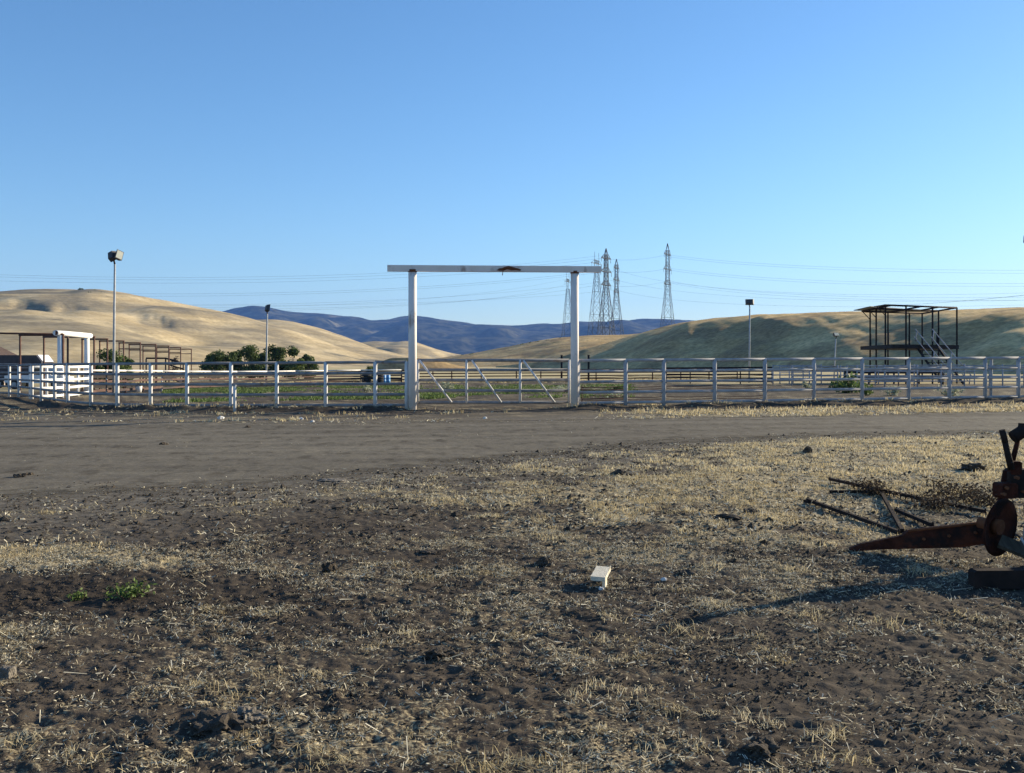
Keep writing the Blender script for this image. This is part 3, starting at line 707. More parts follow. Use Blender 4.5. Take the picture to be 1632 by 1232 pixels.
# right side: stretch with its shade put into the dark pipe colour, chutes and pens
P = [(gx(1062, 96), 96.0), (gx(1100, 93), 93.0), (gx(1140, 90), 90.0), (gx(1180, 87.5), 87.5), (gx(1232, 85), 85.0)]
pipe_fence('arena_fence', 'pipe fence coloured dark for its shade, climbing past the middle lamp pole', 'fence', P, 1.45, [.99, .78, .58, .36, .16], M['dark'], rp=.055, rr=.07, zf=gz)
pens = [
    ([(1232, 84), (1258, 83), (1280, 82.5), (1309, 82)], 1.62, 'grey pipe chute panel right of the middle lamp pole', [.97, .74, .5, .26]),
    ([(1243, 88), (1264, 88), (1290, 87.5)], 1.6, 'grey pipe chute panel standing behind another chute panel', [.95, .6, .3]),
    ([(1309, 79), (1340, 78), (1366, 77)], 1.5, 'grey pen panel below the small low lamp', [.97, .75, .52, .3]),
    ([(1350, 74), (1395, 73.5), (1432, 73), (1457, 72.5)], 1.5, 'grey pen panel left of the stand stairs', [.98, .74, .5, .28]),
    ([(1457, 70), (1500, 69.5), (1537, 69)], 1.52, 'grey pen panel in front of the stand stairs', [.97, .72, .48, .24]),
    ([(1537, 71), (1577, 70.5), (1598, 70), (1632, 69.5), (1690, 69), (1760, 68.5)], 1.5, 'grey pen panel at the right edge of the photo', [.97, .72, .48, .24]),
    ([(1400, 82), (1450, 82), (1510, 82), (1553, 82)], 1.5, 'grey pen panel directly below the announcer stand deck', [.97, .7, .45, .2]),
]
for pts, h, lab, rl in pens:
    pipe_fence('pen_panel', lab, 'pen panel', [(gx(p, d), d) for p, d in pts], h, rl, M['penpipe'], rp=.05, rr=.038, zf=gz, group='livestock pen panels')

t = thing('shade_boards', 'low dark boards added as shade behind the pens below the announcer stand', 'fence', (gx(1430, 86), 86, -.4))  # dark boards added to give the shade behind the pens
for k, (zz, hh) in enumerate(((1.05, .34), (.62, .26))):
    xa, xb = gx(1345, 87), gx(1505, 85.5); b = MB()
    b.box(((xa+xb)/2, 86.2, gb1(xa, 86)+zz), (math.hypot(xb-xa, 1.5), .05, hh), math.atan2(-1.5, xb-xa)); b.build('board_row', M['blackboard'], t)
for p in (1347, 1385, 1425, 1465, 1503):
    x = gx(p, 86.3); MB().box((x, 86.35, gb1(x, 86)+.6), (.12, .12, 1.5)).build('post', M['blackboard'], t)
for pts, h, lab in (([(1262, 77), (1300, 76.5), (1335, 76)], 1.5, 'grey pen panel left of the bright green bush, nearer row'), ([(1366, 68), (1410, 67.5), (1462, 67)], 1.45, 'grey pen panel right of the bright green bush, nearest row'),
                    ([(1230, 92), (1290, 91.5), (1345, 91)], 1.5, 'grey pen panel in the farthest row under the small low lamp')):
    pipe_fence('pen_panel', lab, 'pen panel', [(gx(p, d), d) for p, d in pts], h, [.97, .72, .48, .24], M['penpipe'], rp=.05, rr=.038, zf=gz, group='livestock pen panels')

# ------------------------------------------------------------------ rusty U frames along the left alley
fr = [(32, 108, 55), (70, 150, 60), (131, 171, 68), (159, 197, 76), (190, 223.5, 84), (206, 248, 90), (228, 269, 97), (250, 288, 104), (270, 305, 110)]
words = ['nearest', 'second nearest', 'third nearest', 'fourth nearest', 'fifth nearest', 'fourth from the far end', 'third from the far end', 'second from the far end', 'farthest']
topy = [534, 537, 540.5, 543.5, 546.5, 549, 551.5, 554, 556.5]
for (a, c, d), w, ty in zip(fr, words, topy):
    z1 = EYE-(ty-HY)/F*d; xa, xc = gx(a, d), gx(c, d); z = gb1(xa, d)
    t = thing('pipe_arch', 'rusty square pipe arch of the left alley, %s in the row' % w, 'pipe arch', ((xa+xc)/2, d, z), 'rusty arches along the left alley')
    for x in (xa, xc): MB().tube((x, d, z-.2), (x, d, z1-.05), .055, 8).build('upright', M['rustpipe'], t)
    MB().tube((xa-.06, d, z1), (xc+.06, d, z1), .06, 8).build('crossbar', M['rustpipe'], t)
    MB().tube((xa, d, z1-.5), (xc, d, z1-.5), .045, 8).build('lower_bar', M['rustpipe'], t) if d > 80 else None
# first, open-ended bar at the picture's left edge
d = 49.5; xa, xc = gx(-140, d), gx(93, d); z1 = EYE+(HY-530.5)/F*d
t = thing('pipe_arch', 'long rusty overhead pipe arch at the left edge ending at the white arch', 'pipe arch', ((xa+xc)/2, d, -.2), 'rusty arches along the left alley')
for x in (xa, xc): MB().tube((x, d+.5, -.4), (x, d+.5, z1-.04), .07, 8).build('upright', M['rustpipe'], t)
MB().tube((xa, d+.5, z1+.05), (xc, d+.5, z1-.05), .05, 8).build('crossbar', M['rustpipe'], t)

# dark loading ramp frame
x, y = gx(250, 98), 98; z = gb1(x, y)
t = thing('loading_ramp', 'dark steel loading ramp with sloping rails beside the rusty frames', 'ramp', (x, y, z))
zt = EYE+(HY-571)/F*98
xa, xb, xc = gx(233, 98), gx(264, 98), gx(292, 98)
MB().path([(xa, y, zt), (xb, y, zt), (xc, y, zt-.5)], .09, 8).build('top_rail', M['dark'], t)
MB().path([(xa, y, zt-.55), (xb, y, zt-.55), (xc, y, zt-1.05)], .07, 8).build('lower_rail', M['dark'], t)
for x in (xa, (xa+xb)/2, xb, xc): MB().tube((x, y, z-.1), (x, y, zt-.03-(.5 if x == xc else 0)), .07, 8).build('post', M['dark'], t)
b = MB(); b.box(((xa+xb)/2, y+.7, z+.85), (xb-xa, 1.4, .1)); b.box(((xb+xc)/2, y+.7, z+.5), (math.hypot(xc-xb, .8), 1.4, .1), 0, 0, .42); b.build('deck', M['blackboard'], t)

# ------------------------------------------------------------------ lamp poles
def lamp(px, d, ztop, label, hw, hh, yaw, tilt, roll=0, twin=False, lean=0, r=.065):
    x, y = gx(px, d), d; z = gb1(x, y)
    t = thing('lamp_pole', label, 'lamp', (x, y, z), 'floodlight poles round the arena')
    MB().tube((x+lean, y, z-.2), (x, y, ztop), r*1.25, 12, r*.85).build('pole', M['galv'], t)
    MB().tube((x, y, ztop-.02), (x+.1*math.cos(yaw), y+.1*math.sin(yaw), ztop+.28), .05, 8).build('bracket', M['dark'], t)
    from mathutils import Euler, Vector
    heads = [(0, yaw, tilt)] if not twin else [(-1.5, R(160), tilt), (1.7, R(42), -tilt)]
    for s, ya, tilt in heads:
        c = Vector((x, y, ztop+.28+hh*.35))+Vector((.12*s, 0, 0))
        rot = Euler((tilt, roll, ya)).to_matrix()
        b = MB(); w2, h2, dp = hw/2, hh/2, .14
        f = [Vector(p) for p in ((-w2, -dp, -h2), (w2, -dp, -h2), (w2, -dp, h2), (-w2, -dp, h2))]
        bk = [Vector((p.x*.72, dp, p.z*.72)) for p in f]
        b.add([c+rot @ p for p in f+bk], [(0, 1, 2, 3), (7, 6, 5, 4), (0, 4, 5, 1), (1, 5, 6, 2), (2, 6, 7, 3), (3, 7, 4, 0)])
        h = b.build('lamp_head', M['lampbox'], t)
        g = MB(); q = [Vector((p.x*.86, -dp-.012, p.z*.86)) for p in f]; q2 = [Vector((p.x*.86, -dp+.002, p.z*.86)) for p in f]
        g.add([c+rot @ p for p in q+q2], [(0, 1, 2, 3), (7, 6, 5, 4), (0, 4, 5, 1), (1, 5, 6, 2), (2, 6, 7, 3), (3, 7, 4, 0)])
        g.build('glass', M['lampglass'], t)
lamp(183, 58, EYE+(577-421)/F*58, 'tall floodlight pole with twin tilted heads by the left arch', .42, .58, R(150), R(20), R(22), True, lean=-.08)
lamp(426, 91, EYE+(577-500)/F*91, 'floodlight pole in front of the left tree clump', .55, .66, R(128), R(14), R(14), lean=-.12, r=.075)
lamp(1195, 95, EYE+(577-489)/F*95, 'floodlight pole with dark square head against the right hill', .80, .58, R(172), R(14), 0, lean=-.06, r=.075)
lamp(1332, 108, EYE+(577-540)/F*108, 'low small floodlight pole left of the announcer stand', .7, .40, R(28), R(-30), 0, lean=-.2, r=.07)
lamp(1640, 45, EYE+(577-396)/F*45, 'floodlight pole whose dark head pokes in at the right edge', .52, .44, R(25), R(15), R(-15), r=.06)

# ------------------------------------------------------------------ announcer stand
def stand():
    from mathutils import Vector
    ZR = EYE+(HY-486.5)/F*84.0                       # roof height
    Nn = Vector((gx(1420, 84), 84)); Rr = Vector((gx(1525, 87.9), 87.9)); Ll = Vector((gx(1374, 94.4), 94.4))
    e1 = Rr-Nn; e2 = Ll-Nn
    P = lambda u, v: Nn+e1*u+e2*v
    z0 = gb1(36, 88)
    t = thing('announcer_stand', 'dark open-framed announcer stand with roof frame, deck and stairs', 'stand', (36, 90, z0))
    zd = 3.02
    def post(u, v, w=.10):
        p = P(u, v); MB().box((p.x, p.y, (z0-.2+ZR)/2), (w, w, ZR-z0+.2), .4).build('post', M['dark'], t)
    for u, v in ((.22, 0), (.62, 0), (1, 0), (0.02, .22), (.06, .62), (.12, .98), (.42, 1), (.78, 1), (1, .5), (1, 1)): post(u, v)
    def slab(uv, za, zb, b):
        q = [P(u, v) for u, v in uv]; n = len(q)
        b.add([(p.x, p.y, za) for p in q]+[(p.x, p.y, zb) for p in q], [tuple(range(n))[::-1], tuple(range(n, 2*n))]+[(i, (i+1) % n, n+(i+1) % n, n+i) for i in range(n)])
    b = MB(); slab([(.0, -.02), (1.02, -.02), (1.02, 1.02), (-.02, 1.02)], zd-.28, zd+.06, b); b.build('deck', M['blackboard'], t)
    b = MB()
    for a, c in (((0, 0), (1, 0)), ((1, 0), (1, 1)), ((1, 1), (0, 1)), ((0, 1), (0, 0)), ((.45, 0), (.45, 1)), ((.72, 0), (.72, .5)), ((0, .5), (1, .5))):
        p, q = P(*a), P(*c); b.tube((p.x, p.y, ZR), (q.x, q.y, ZR), .075, 6)
    b.build('roof_frame', M['dark'], t)
    b = MB(); slab([(-.12, .40), (.60, .62), (.98, .70), (1.0, .84), (.5, 1.04), (-.12, 1.04)], ZR+.08, ZR+.14, b); b.build('roof_sheet', M['canvas'], t)
    b = MB(); slab([(-.04, .08), (.10, .08), (.12, .385), (-.08, .385)], ZR+.08, ZR+.13, b); b.build('roof_sheet', M['canvas'], t)
    for (u, v) in ((.02, .22), (.12, .98), (.06, .62)):
        p = P(u, v); MB().tube((p.x, p.y, ZR-.75), (p.x-.75, p.y-.1, ZR), .04, 6).build('brace', M['dark'], t)
    for u, v in ((.05, .8), (.1, .3), (.75, .95), (.86, .3)):
        p = P(u, v); MB().box((p.x, p.y, zd+.62), (.10, .10, 1.15)).build('rail_post', M['blackboard'], t)
    # stairs down from the right-hand front edge
    d0 = P(.5, 0).y; n = 9; ztop = zd-.25
    st = MB()
    for i in range(n):
        u = (i+.5)/n; yy = d0-.15-u*3.0; xx = gx(1478+u*16, d0)
        st.box((xx, yy, ztop-(ztop-z0)*u), (1.75, .32, .07))
    for p in (1461, 1494):
        xa = gx(p, d0); st.tube((xa, d0-.05, zd-.15), (xa+16/F*d0, d0-3.2, z0), .10, 6)
    st.build('stairs', M['blackboard'], t)
    for p in (1458, 1485):
        xa = gx(p, d0); xb = gx(p+28, d0); h = MB()
        h.tube((xa, d0-.1, zd+1.40), (xb+.35, d0-3.4, z0+.75), .04, 8); h.tube((xa-.1, d0-.1, zd+.75), (xb+.1, d0-3.4, z0+.30), .035, 8)
        for u in (.04, .5, .97):
            xx = xa+(xb+.35-xa)*u; yy = d0-.1-3.3*u; zz = zd+1.40+(z0+.75-zd-1.40)*u
            h.tube((xx, yy, zz), (xx-.1, yy, zz-.9), .045, 8)
        h.build('handrail', M['penpipe'], t)
stand()

# ------------------------------------------------------------------ pylons and wires
def lattice(b, secs, r, dense=1.0):
    """secs: list of (z, halfwidth); four legs with X bracing"""
    for (z0, w0), (z1, w1) in zip(secs[:-1], secs[1:]):
        c0 = [(sx*w0, sy*w0, z0) for sx, sy in ((-1, -1), (1, -1), (1, 1), (-1, 1))]
        c1 = [(sx*w1, sy*w1, z1) for sx, sy in ((-1, -1), (1, -1), (1, 1), (-1, 1))]
        for i in range(4):
            j = (i+1) % 4
            b.tube(c0[i], c1[i], r*1.5, 4, cap=False)
            b.tube(c0[i], c1[j], r, 4, cap=False); b.tube(c0[j], c1[i], r, 4, cap=False)
            b.tube(c1[i], c1[j], r, 4, cap=False)
def xf(bm, loc, yaw):
    c, s = math.cos(yaw), math.sin(yaw)
    bm.v = [(x*c-y*s+loc[0], x*s+y*c+loc[1], z+loc[2]) for x, y, z in bm.v]; return bm
def pylon(px, d, top, zb, kind, yaw, label, r=.13):
    x = gx(px, d); zt = EYE+(HY-top)/F*d; H = zt-zb; loc = (x, d, zb)
    t = thing('pylon', label, 'pylon', loc, 'lattice pylons on the far ridge')
    b = MB()
    if kind == 'double':
        secs = [(-2, 4.4), (H*.14, 3.7), (H*.28, 2.9), (H*.40, 2.2), (H*.50, 1.65), (H*.58, 1.25), (H*.67, 1.05), (H*.76, 1.0), (H*.85, .95), (H*.93, .8), (H, .1)]
        lattice(b, secs, r)
        xf(b, loc, yaw).build('lattice_body', M['lattice'], t)
        for f, ln in ((.60, 7.2), (.745, 8.0), (.89, 7.0)):
            a = MB(); z = H*f
            for s in (-1, 1):
                for sy in (-1, 1):
                    a.tube((s*.95, sy*.95, z), (s*ln, 0, z+.2), r*2.0, 4); a.tube((s*.95, sy*.95, z+H*.045), (s*ln, 0, z+.2), r*1.3, 4)
                    a.tube((s*ln*.6, sy*.55, z+.1), (s*ln*.6, -sy*.55, z+.1), r, 4)
            xf(a, loc, yaw).build('crossarm', M['lattice'], t)
            i = MB()
            for s in (-1, 1): i.tube((s*ln, 0, z+.2), (s*ln, 0, z-2.2), r*1.1, 5)
            xf(i, loc, yaw).build('insulators', M['wire'], t)
    else:
        secs = [(-2, 4.6), (H*.15, 3.9), (H*.3, 3.2), (H*.44, 2.6), (H*.56, 2.0), (H*.67, 1.5), (H*.77, 1.1)]
        lattice(b, secs, r)
        for s in (-1, 1):
            b.tube((s*1.1, 0, H*.77), (s*4.2, 0, H*.88), r*1.5, 4); b.tube((s*4.2, 0, H*.88), (s*3.6, 0, H), r*1.4, 4); b.tube((s*.9, .8, H*.77), (s*3.2, .5, H*.87), r, 4)
        xf(b, loc, yaw).build('lattice_body', M['lattice'], t)
        a = MB(); z = H*.87
        a.tube((-9.5, 0, z), (9.5, 0, z), r*2.8, 4); a.tube((-4, 0, z+2.2), (4, 0, z+2.2), r*1.2, 4)
        for s in (-1, 1): a.tube((s*4, 0, z+2.2), (s*9.5, 0, z), r*1.2, 4)
        for k in range(-4, 4): a.tube((k, 0, z), (k+1, 0, z+2.2), r, 4); a.tube((k+1, 0, z), (k, 0, z+2.2), r, 4)
        xf(a, loc, yaw).build('crossarm', M['lattice'], t)
        i = MB()
        for s in (-8.8, 0, 8.8): i.tube((s, 0, z), (s, 0, z-2.6), r*1.2, 5)
        xf(i, loc, yaw).build('insulators', M['wire'], t)
pylon(905, 800, 434, 15, 'single', R(72), 'faint pylon half hidden behind the right gateway post', .085)
pylon(951, 600, 402, 14, 'single', R(66), 'two-horned pylon left of the darkest pylon', .08)
pylon(966, 585, 396, 14, 'double', R(62), 'darkest pylon in the cluster, tallest right of the crossbeam end', .125)
pylon(982.5, 670, 413, 15, 'double', R(70), 'pylon at the right end of the cluster beside the gateway', .10)
pylon(1064, 592, 388, 11, 'double', R(65), 'lone pylon standing apart above the right hill', .085)
def wire(pts, label, r=.048, group='power lines crossing the sky'):
    P = [at(px, py, d) for px, py, d in pts]
    from mathutils import Vector
    (a, m, c) = [Vector(p) for p in P]
    b = MB(); q = []
    n = 28; k = m*2-(a+c)*.5
    for i in range(n+1):
        u = i/n; q.append(a*(1-u)**2+k*2*u*(1-u)+c*u*u)
    b.path(q, r, 4)
    o = b.build('power_line', M['wire'])
    tag(o, label, 'power line', group)
def wires():
    L_ = [((-400, 419, 640), (340, 442, 600), (951, 408, 600)), ((-400, 421, 640), (330, 446, 600), (966, 411, 585)), ((-400, 430, 640), (330, 451, 600), (951, 418, 600)),
          ((-400, 446, 660), (340, 468, 620), (966, 430, 585)), ((-400, 449, 660), (350, 471.5, 620), (982, 431, 670)), ((-300, 468, 760), (400, 485, 700), (982, 446, 670)),
          ((-300, 470, 760), (420, 489, 700), (905, 444, 800)), ((-300, 476, 760), (440, 492, 700), (966, 452, 585)), ((-300, 474, 760), (430, 487, 700), (982, 462, 670)), ((-300, 480, 760), (480, 494, 700), (905, 452, 800))]
    for i, p in enumerate(L_): wire(p, 'thin power line spanning the sky left of the pylon cluster')
    R_ = [((1064, 406, 592), (1400, 428, 560), (1900, 428, 600)), ((1064, 409, 592), (1400, 432, 560), (1900, 434, 600)), ((1064, 427, 592), (1400, 450, 560), (1900, 447, 600)), ((1064, 430, 592), (1400, 454, 560), (1900, 452, 600)),
          ((1064, 447, 592), (1380, 473, 560), (1900, 466, 600)), ((1064, 450, 592), (1380, 477, 560), (1900, 472, 600)),
          ((982, 430, 670), (1300, 468, 600), (1900, 455, 600)), ((982, 446, 670), (1300, 478, 600), (1900, 470, 600)), ((982, 462, 670), (1280, 488, 640), (1900, 478, 640))]
    for p in R_: wire(p, 'thin power line spanning the sky right of the lone pylon')
    for a in (((966, 412, 585), (1010, 414, 590), (1064, 406, 592)), ((966, 432, 585), (1015, 434, 590), (1064, 428, 592)), ((966, 455, 585), (1015, 456, 590), (1064, 448, 592))):
        wire(a, 'short power line linking the darkest pylon to the lone pylon')
    wire(((1440, 486, 300), (1560, 477.5, 200), (1760, 455, 130)), 'thicker nearer cable rising to the right above the announcer stand', .035)
wires()

# ------------------------------------------------------------------ trees and shrubs
def leaves(centers, rad, n, size, squash=.8):
    """leaf-sized quads spread through a set of clumps"""
    k = len(centers); idx = rng.integers(0, k, n)
    C = np.array(centers)[idx]; rr = np.array(rad)[idx]
    v = rng.normal(0, 1, (n, 3)); v /= np.linalg.norm(v, axis=1)[:, None]
    P = C+v*(rr*rng.uniform(.15, 1.25, n)**.75)[:, None]*np.array([1, 1, squash])
    a = rng.normal(0, 1, (n, 3)); a /= np.linalg.norm(a, axis=1)[:, None]
    bvec = np.cross(a, rng.normal(0, 1, (n, 3))); bvec /= np.linalg.norm(bvec, axis=1)[:, None]
    s = size*rng.uniform(.5, 1.3, n)[:, None]
    V = np.stack([P-a*s, P+bvec*s*.55, P+a*s, P-bvec*s*.55], 1).reshape(-1, 3)
    T = np.clip(.5+.22*rng.normal(0, 1, n)+.7*(_h(idx, idx*2.0, 4)-.5), 0, 1)
    return V, np.arange(4*n).reshape(n, 4), np.repeat(T, 4)
def tree(px, d, w, top, label, n=5200, lf=.15, mt='leaf', group='dark green trees behind the left arena fence', clumps=17, name='tree', cat='tree'):
    x = gx(px, d); z = gb1(x, d); H = EYE+(HY-top)/F*d-z; Wd = w/F*d/2
    t = thing(name, label, cat, (x, d, z), group)
    tr = MB(); tr.tube((x, d, z-.15), (x+.1, d, z+H*.34), .17*H/4, 8, .11*H/4)
    C, Rd = [], []
    for i in range(clumps):
        a = random.uniform(0, 6.28); q = random.uniform(.15, .82); hz = random.uniform(.14, .92)
        prof = math.sqrt(max(0, 1-((hz-.5)/.55)**2))
        c = (x+math.cos(a)*q*Wd*prof, d+math.sin(a)*q*Wd*prof, z+H*hz); C.append(c); Rd.append(Wd*random.choice((.28, .34, .42, .5)))
        if i < 6: tr.tube((x+.1, d, z+H*.3), (x+(c[0]-x)*.8, d+(c[1]-d)*.8, z+H*hz*.95), .06*H/4, 6, .02)
    C.append((x, d, z+H*.86)); Rd.append(Wd*.3)
    tr.build('trunk', M['bark'], t)
    V, Q, T = leaves(C, Rd, n, lf)
    V[:, 2] = np.maximum(V[:, 2], z+.1)
    o = fast_mesh('crown', V-np.array([x, d, z]), Q, M[mt], False, {'tint': T}); o.parent = t
tree(348, 128, 50, 559, 'low broad dark tree at the left end of the tree clump')
tree(373, 130, 42, 559, 'small dark tree second from left in the tree clump')
tree(398, 127, 44, 552.5, 'tallest rounded dark tree just left of the floodlight pole')
tree(418, 131, 26, 560, 'narrow dark tree right behind the floodlight pole')
tree(442, 129, 42, 552, 'tall dark tree just right of the floodlight pole')
tree(467, 128, 42, 554.5, 'rounded dark tree second from right in the tree clump')
tree(488, 130, 32, 563, 'smallest dark tree at the right end of the tree clump')
tree(176, 72, 54, 557, 'loose grey-green bush behind the left arch and tall lamp pole', 4200, .11, 'leaf', None, 20)
tree(198, 78, 36, 568, 'low grey-green bush behind the rusty frames right of the lamp pole', 2200, .11, 'leaf', None, 14)
tree(277, 112, 30, 570, 'sparse dry bush at the far end of the rusty frames', 500, .12, 'deadleaf', None, 8)
tree(590, 120, 30, 585, 'low dark bush behind the far end of the left fence', 500, .12, 'leaf', None, 7)
# small dark shrubs on the ridges
sh = [(833, 549.2, 545), (846, 546.8, 545), (857, 545, 545), (872, 542.5, 545), (893, 539.8, 545), (737, 567, 545), (752, 564.5, 545)]
for i, (px, py, d) in enumerate(sh):
    x, y, z = at(px, py, d)
    V, Q, T = leaves([(x, y, z-.2), (x+.8, y, z-.4), (x-.8, y, z-.4)], [1.0, .8, .8], 160, .35, .7)
    o = fast_mesh('shrub', V, Q, M['leaf'], False, {'tint': T}); tag(o, 'tiny dark shrub on the golden ridge below the pylons', 'shrub', 'shrubs on the golden ridge')
for px, py, d in ((142, 467, 640), (150, 463.5, 665), (163, 467.5, 650), (129, 461, 690)):
    x, y, z = at(px, py, d)
    V, Q, T = leaves([(x, y, z), (x+1.2, y, z-.2), (x-1.1, y, z-.2)], [1.3, 1, 1], 160, .45, .7)
    o = fast_mesh('shrub', V, Q, M['leaf'], False, {'tint': T}); tag(o, 'tiny dark shrub near the top of the left hill', 'shrub', 'shrubs on the left hill')

# weeds in the arena
def weed(px, d, w, h, mt, label, n=260, lf=.07, group=None, zf=gb1, zoff=0):
    x = gx(px, d); z = zf(x, d)+zoff
    t = thing('weed', label, 'weed', (x, d, z), group)
    st = MB(); tips = []
    for i in range(9):
        a = random.uniform(0, 6.28); q = random.uniform(.2, 1)*w/2; hh = h*random.uniform(.45, 1)*(1-.3*q/(w/2))
        p = (x+math.cos(a)*q, d+math.sin(a)*q, z+hh); st.tube((x+math.cos(a)*q*.2, d+math.sin(a)*q*.2, z-.02), p, .012*h/.4+.002, 5, .003)
        tips.append(p); tips.append(tuple(.5*(u+v) for u, v in zip(p, (x, d, z+.02))))
    st.build('stems', M['bark'], t)
    V, Q, T = leaves(tips, [w*.16]*len(tips), n, lf, .8)
    V[:, 2] = np.maximum(V[:, 2], z+.005)
    o = fast_mesh('leaves', V-np.array([x, d, z]), Q, M[mt], False, {'tint': T}); o.parent = t
weed(1352, 50, 2.0, .85, 'weedleaf', 'bright green weed bush behind the right fence', 1100, .08)
weed(1384, 45.5, 1.1, .5, 'weedleaf', 'lower green weed beside the bright green bush', 350, .07)
weed(1423, 45, .9, .42, 'paleleaf', 'pale grey weed right of the green bushes', 220, .06)
weed(1512, 43, 1.0, .5, 'paleleaf', 'pale silvery weed behind a right fence post', 220, .07)
weed(1286, 60, .7, .6, 'paleleaf', 'pale dry weed under the grey chute panels', 200, .07)
weed(987, 54, 1.2, .4, 'weedleaf', 'small green weed behind the first right fence bay', 300, .07)
weed(713, 60, 1.2, .6, 'paleleaf', 'pale weed seen through the left brace of the gate', 260, .07)
weed(896, 56, 1.1, .35, 'paleleaf', 'pale weed seen by the right gateway post', 200, .06)
weed(582, 58, .8, .5, 'paleleaf', 'small pale weed just left of the gateway', 160, .06)
weed(985, 44, .8, .22, 'paleleaf', 'flat pale plant lying behind the first right bay', 120, .06)
Y = 6.78
weed(207, Y, .30, .10, 'weedleaf', 'small green weed on the bare patch at lower left', 300, .016, zf=g1)
weed(126, 6.72, .17, .06, 'weedleaf', 'tiny green sprout left of the small green weed', 110, .013, zf=g1)
for px, py, w, h, lab in ((1480, 812, .9, .17, 'dark dead weeds tangled in the middle of the harrow'), (1555, 805, .8, .22, 'dark dead weeds between the harrow and the ploughing implement'), (1390, 788, .7, .16, 'dark dead weeds at the far end of the harrow'), (1520, 795, .8, .2, 'dark dead weeds on the far side of the harrow')):
    x, y = on(px, py); weed(px, y, w, h, 'deadleaf', lab, 900, .017, zf=g1)

# ------------------------------------------------------------------ stones, clods, board
def lump(name, label, cat, px, py, size, m, seed, rough=.35, flat=.6, group=None, cubic=False):
    x, y = on(px, py); z = g1(x, y)
    import bmesh
    bm = bmesh.new(); bmesh.ops.create_icosphere(bm, subdivisions=4, radius=1)
    from mathutils import noise, Vector
    for v in bm.verts:
        p = v.co.copy()
        if cubic:
            mx = max(abs(p.x), abs(p.y), abs(p.z)); p = p.lerp(p/mx*.8, .75)
        n = noise.fractal(p*1.6+Vector((seed, seed*2, 0)), .8, 2, 5)
        p *= 1+rough*n
        v.co = Vector((p.x*size[0]/2, p.y*size[1]/2, p.z*size[2]*flat))
    me = bpy.data.meshes.new(name); bm.to_mesh(me); bm.free(); me.materials.append(m)
    o = bpy.data.objects.new(name, me); COL.objects.link(o); o.location = (x, y, z+size[2]*.18); o.rotation_euler = (0, 0, seed)
    tag(o, label, cat, group); return o
lump('stone', 'squarish brown stone at the left edge of the foreground', 'stone', 12, 1080, (.075, .08, .07), M['stone'], 1.3, .2, .7, cubic=True)
lump('clod', 'large dark broken clod in the lower left foreground', 'clod', 350, 1160, (.30, .22, .075), M['clod'], 2.1, .55)
lump('clod', 'pale-topped clod touching the large dark clod in the lower left', 'clod', 392, 1152, (.14, .12, .06), M['stone'], 3.7, .6)
lump('clod', 'dark rounded clod near the bottom edge right of centre', 'clod', 1215, 1198, (.15, .12, .06), M['clod'], 4.4, .5)
lump('clod', 'dark clod lying left of the rusty blade tip, nearer the camera', 'clod', 1095, 917, (.16, .12, .04), M['clod'], 5.2, .5)
lump('clod', 'flat dark clod in the grass, left one of a pair', 'clod', 1163, 829, (.26, .2, .06), M['clod'], 6.1, .5)
lump('clod', 'flat dark clod in the grass, right one of a pair', 'clod', 1196, 819, (.2, .16, .06), M['clod'], 7.8, .4)
lump('clod', 'small dark clod on the straw left of the dense grass', 'clod', 988, 757, (.26, .2, .09), M['clod'], 8.5, .4)
lump('clod', 'dark clod in the dense dry grass near the levers', 'clod', 1550, 751, (.38, .25, .13), M['clod'], 9.3, .6)
lump('clod', 'black clod in the dense dry grass close to the road', 'clod', 1287, 723, (.17, .15, .13), M['clod'], 10.2, .4)
lump('clod', 'small dark clod left of the pale board', 'clod', 866, 900, (.14, .1, .07), M['clod'], 11.6, .4)
lump('clod', 'low dark clod in the centre foreground', 'clod', 700, 1045, (.16, .13, .05), M['clod'], 12.9, .5)
lump('clod', 'small pointed dark clod in the left centre foreground', 'clod', 525, 912, (.12, .1, .09), M['clod'], 13.3, .5)
lump('clod', 'dark flat clod on the straw above centre', 'clod', 683, 881, (.16, .12, .035), M['clod'], 14.8, .4)
lump('stone', 'flat pale grey stone on the dirt left of centre', 'stone', 530, 766, (.42, .3, .035), M['stone'], 15.1, .3)
for i, (px, py, s, lab) in enumerate([(352, 665, .16, 'white stone on the road verge below the left fence'), (480, 667, .12, 'small white stone on the verge midway along the left fence'), (498, 671, .09, 'white pebble on the verge left of the gateway'),
                              (773, 667, .10, 'white pebble on the dirt in front of the gate'), (958, 940, .035, 'tiny white pebble beside the pale board'), (1058, 928, .035, 'tiny pinkish pebble right of the pale board')]):
    lump('pebble', lab, 'stone', px, py, (s*1.3, s, s*.7), M['palestone'], 20+i, .3)
for px, py, lab in ((395, 679, 'dark clod on the road left of the gateway'), (30, 760, 'dark clod on the bare road at far left'), (45, 757, 'smaller dark clod next to the far left road clod'), (260, 707, 'dark clod in the middle of the dirt road')):
    lump('clod', lab, 'clod', px, py, (.18, .13, .08), M['clod'], px*.1, .5)

def board():
    # short weathered plank propped on a stub of wood
    Y = 7.22; x = gx(957, Y); z = g1(x, Y)
    t = thing('wood_board', 'short pale wooden board propped up at a tilt on the dark soil', 'board', (x, Y, z))
    rz = R(-14)
    b = MB(); b.box((x+.004, Y+.02, z+.066), (.105, .26, .03), rz, R(5), R(2)); b.build('plank', M['wood'], t)
    b = MB(); b.box((x+.022, Y-.085, z+.02), (.022, .08, .075), rz); b.box((x+.01, Y+.10, z+.02), (.07, .03, .07), rz); b.build('support', M['wood'], t)
board()

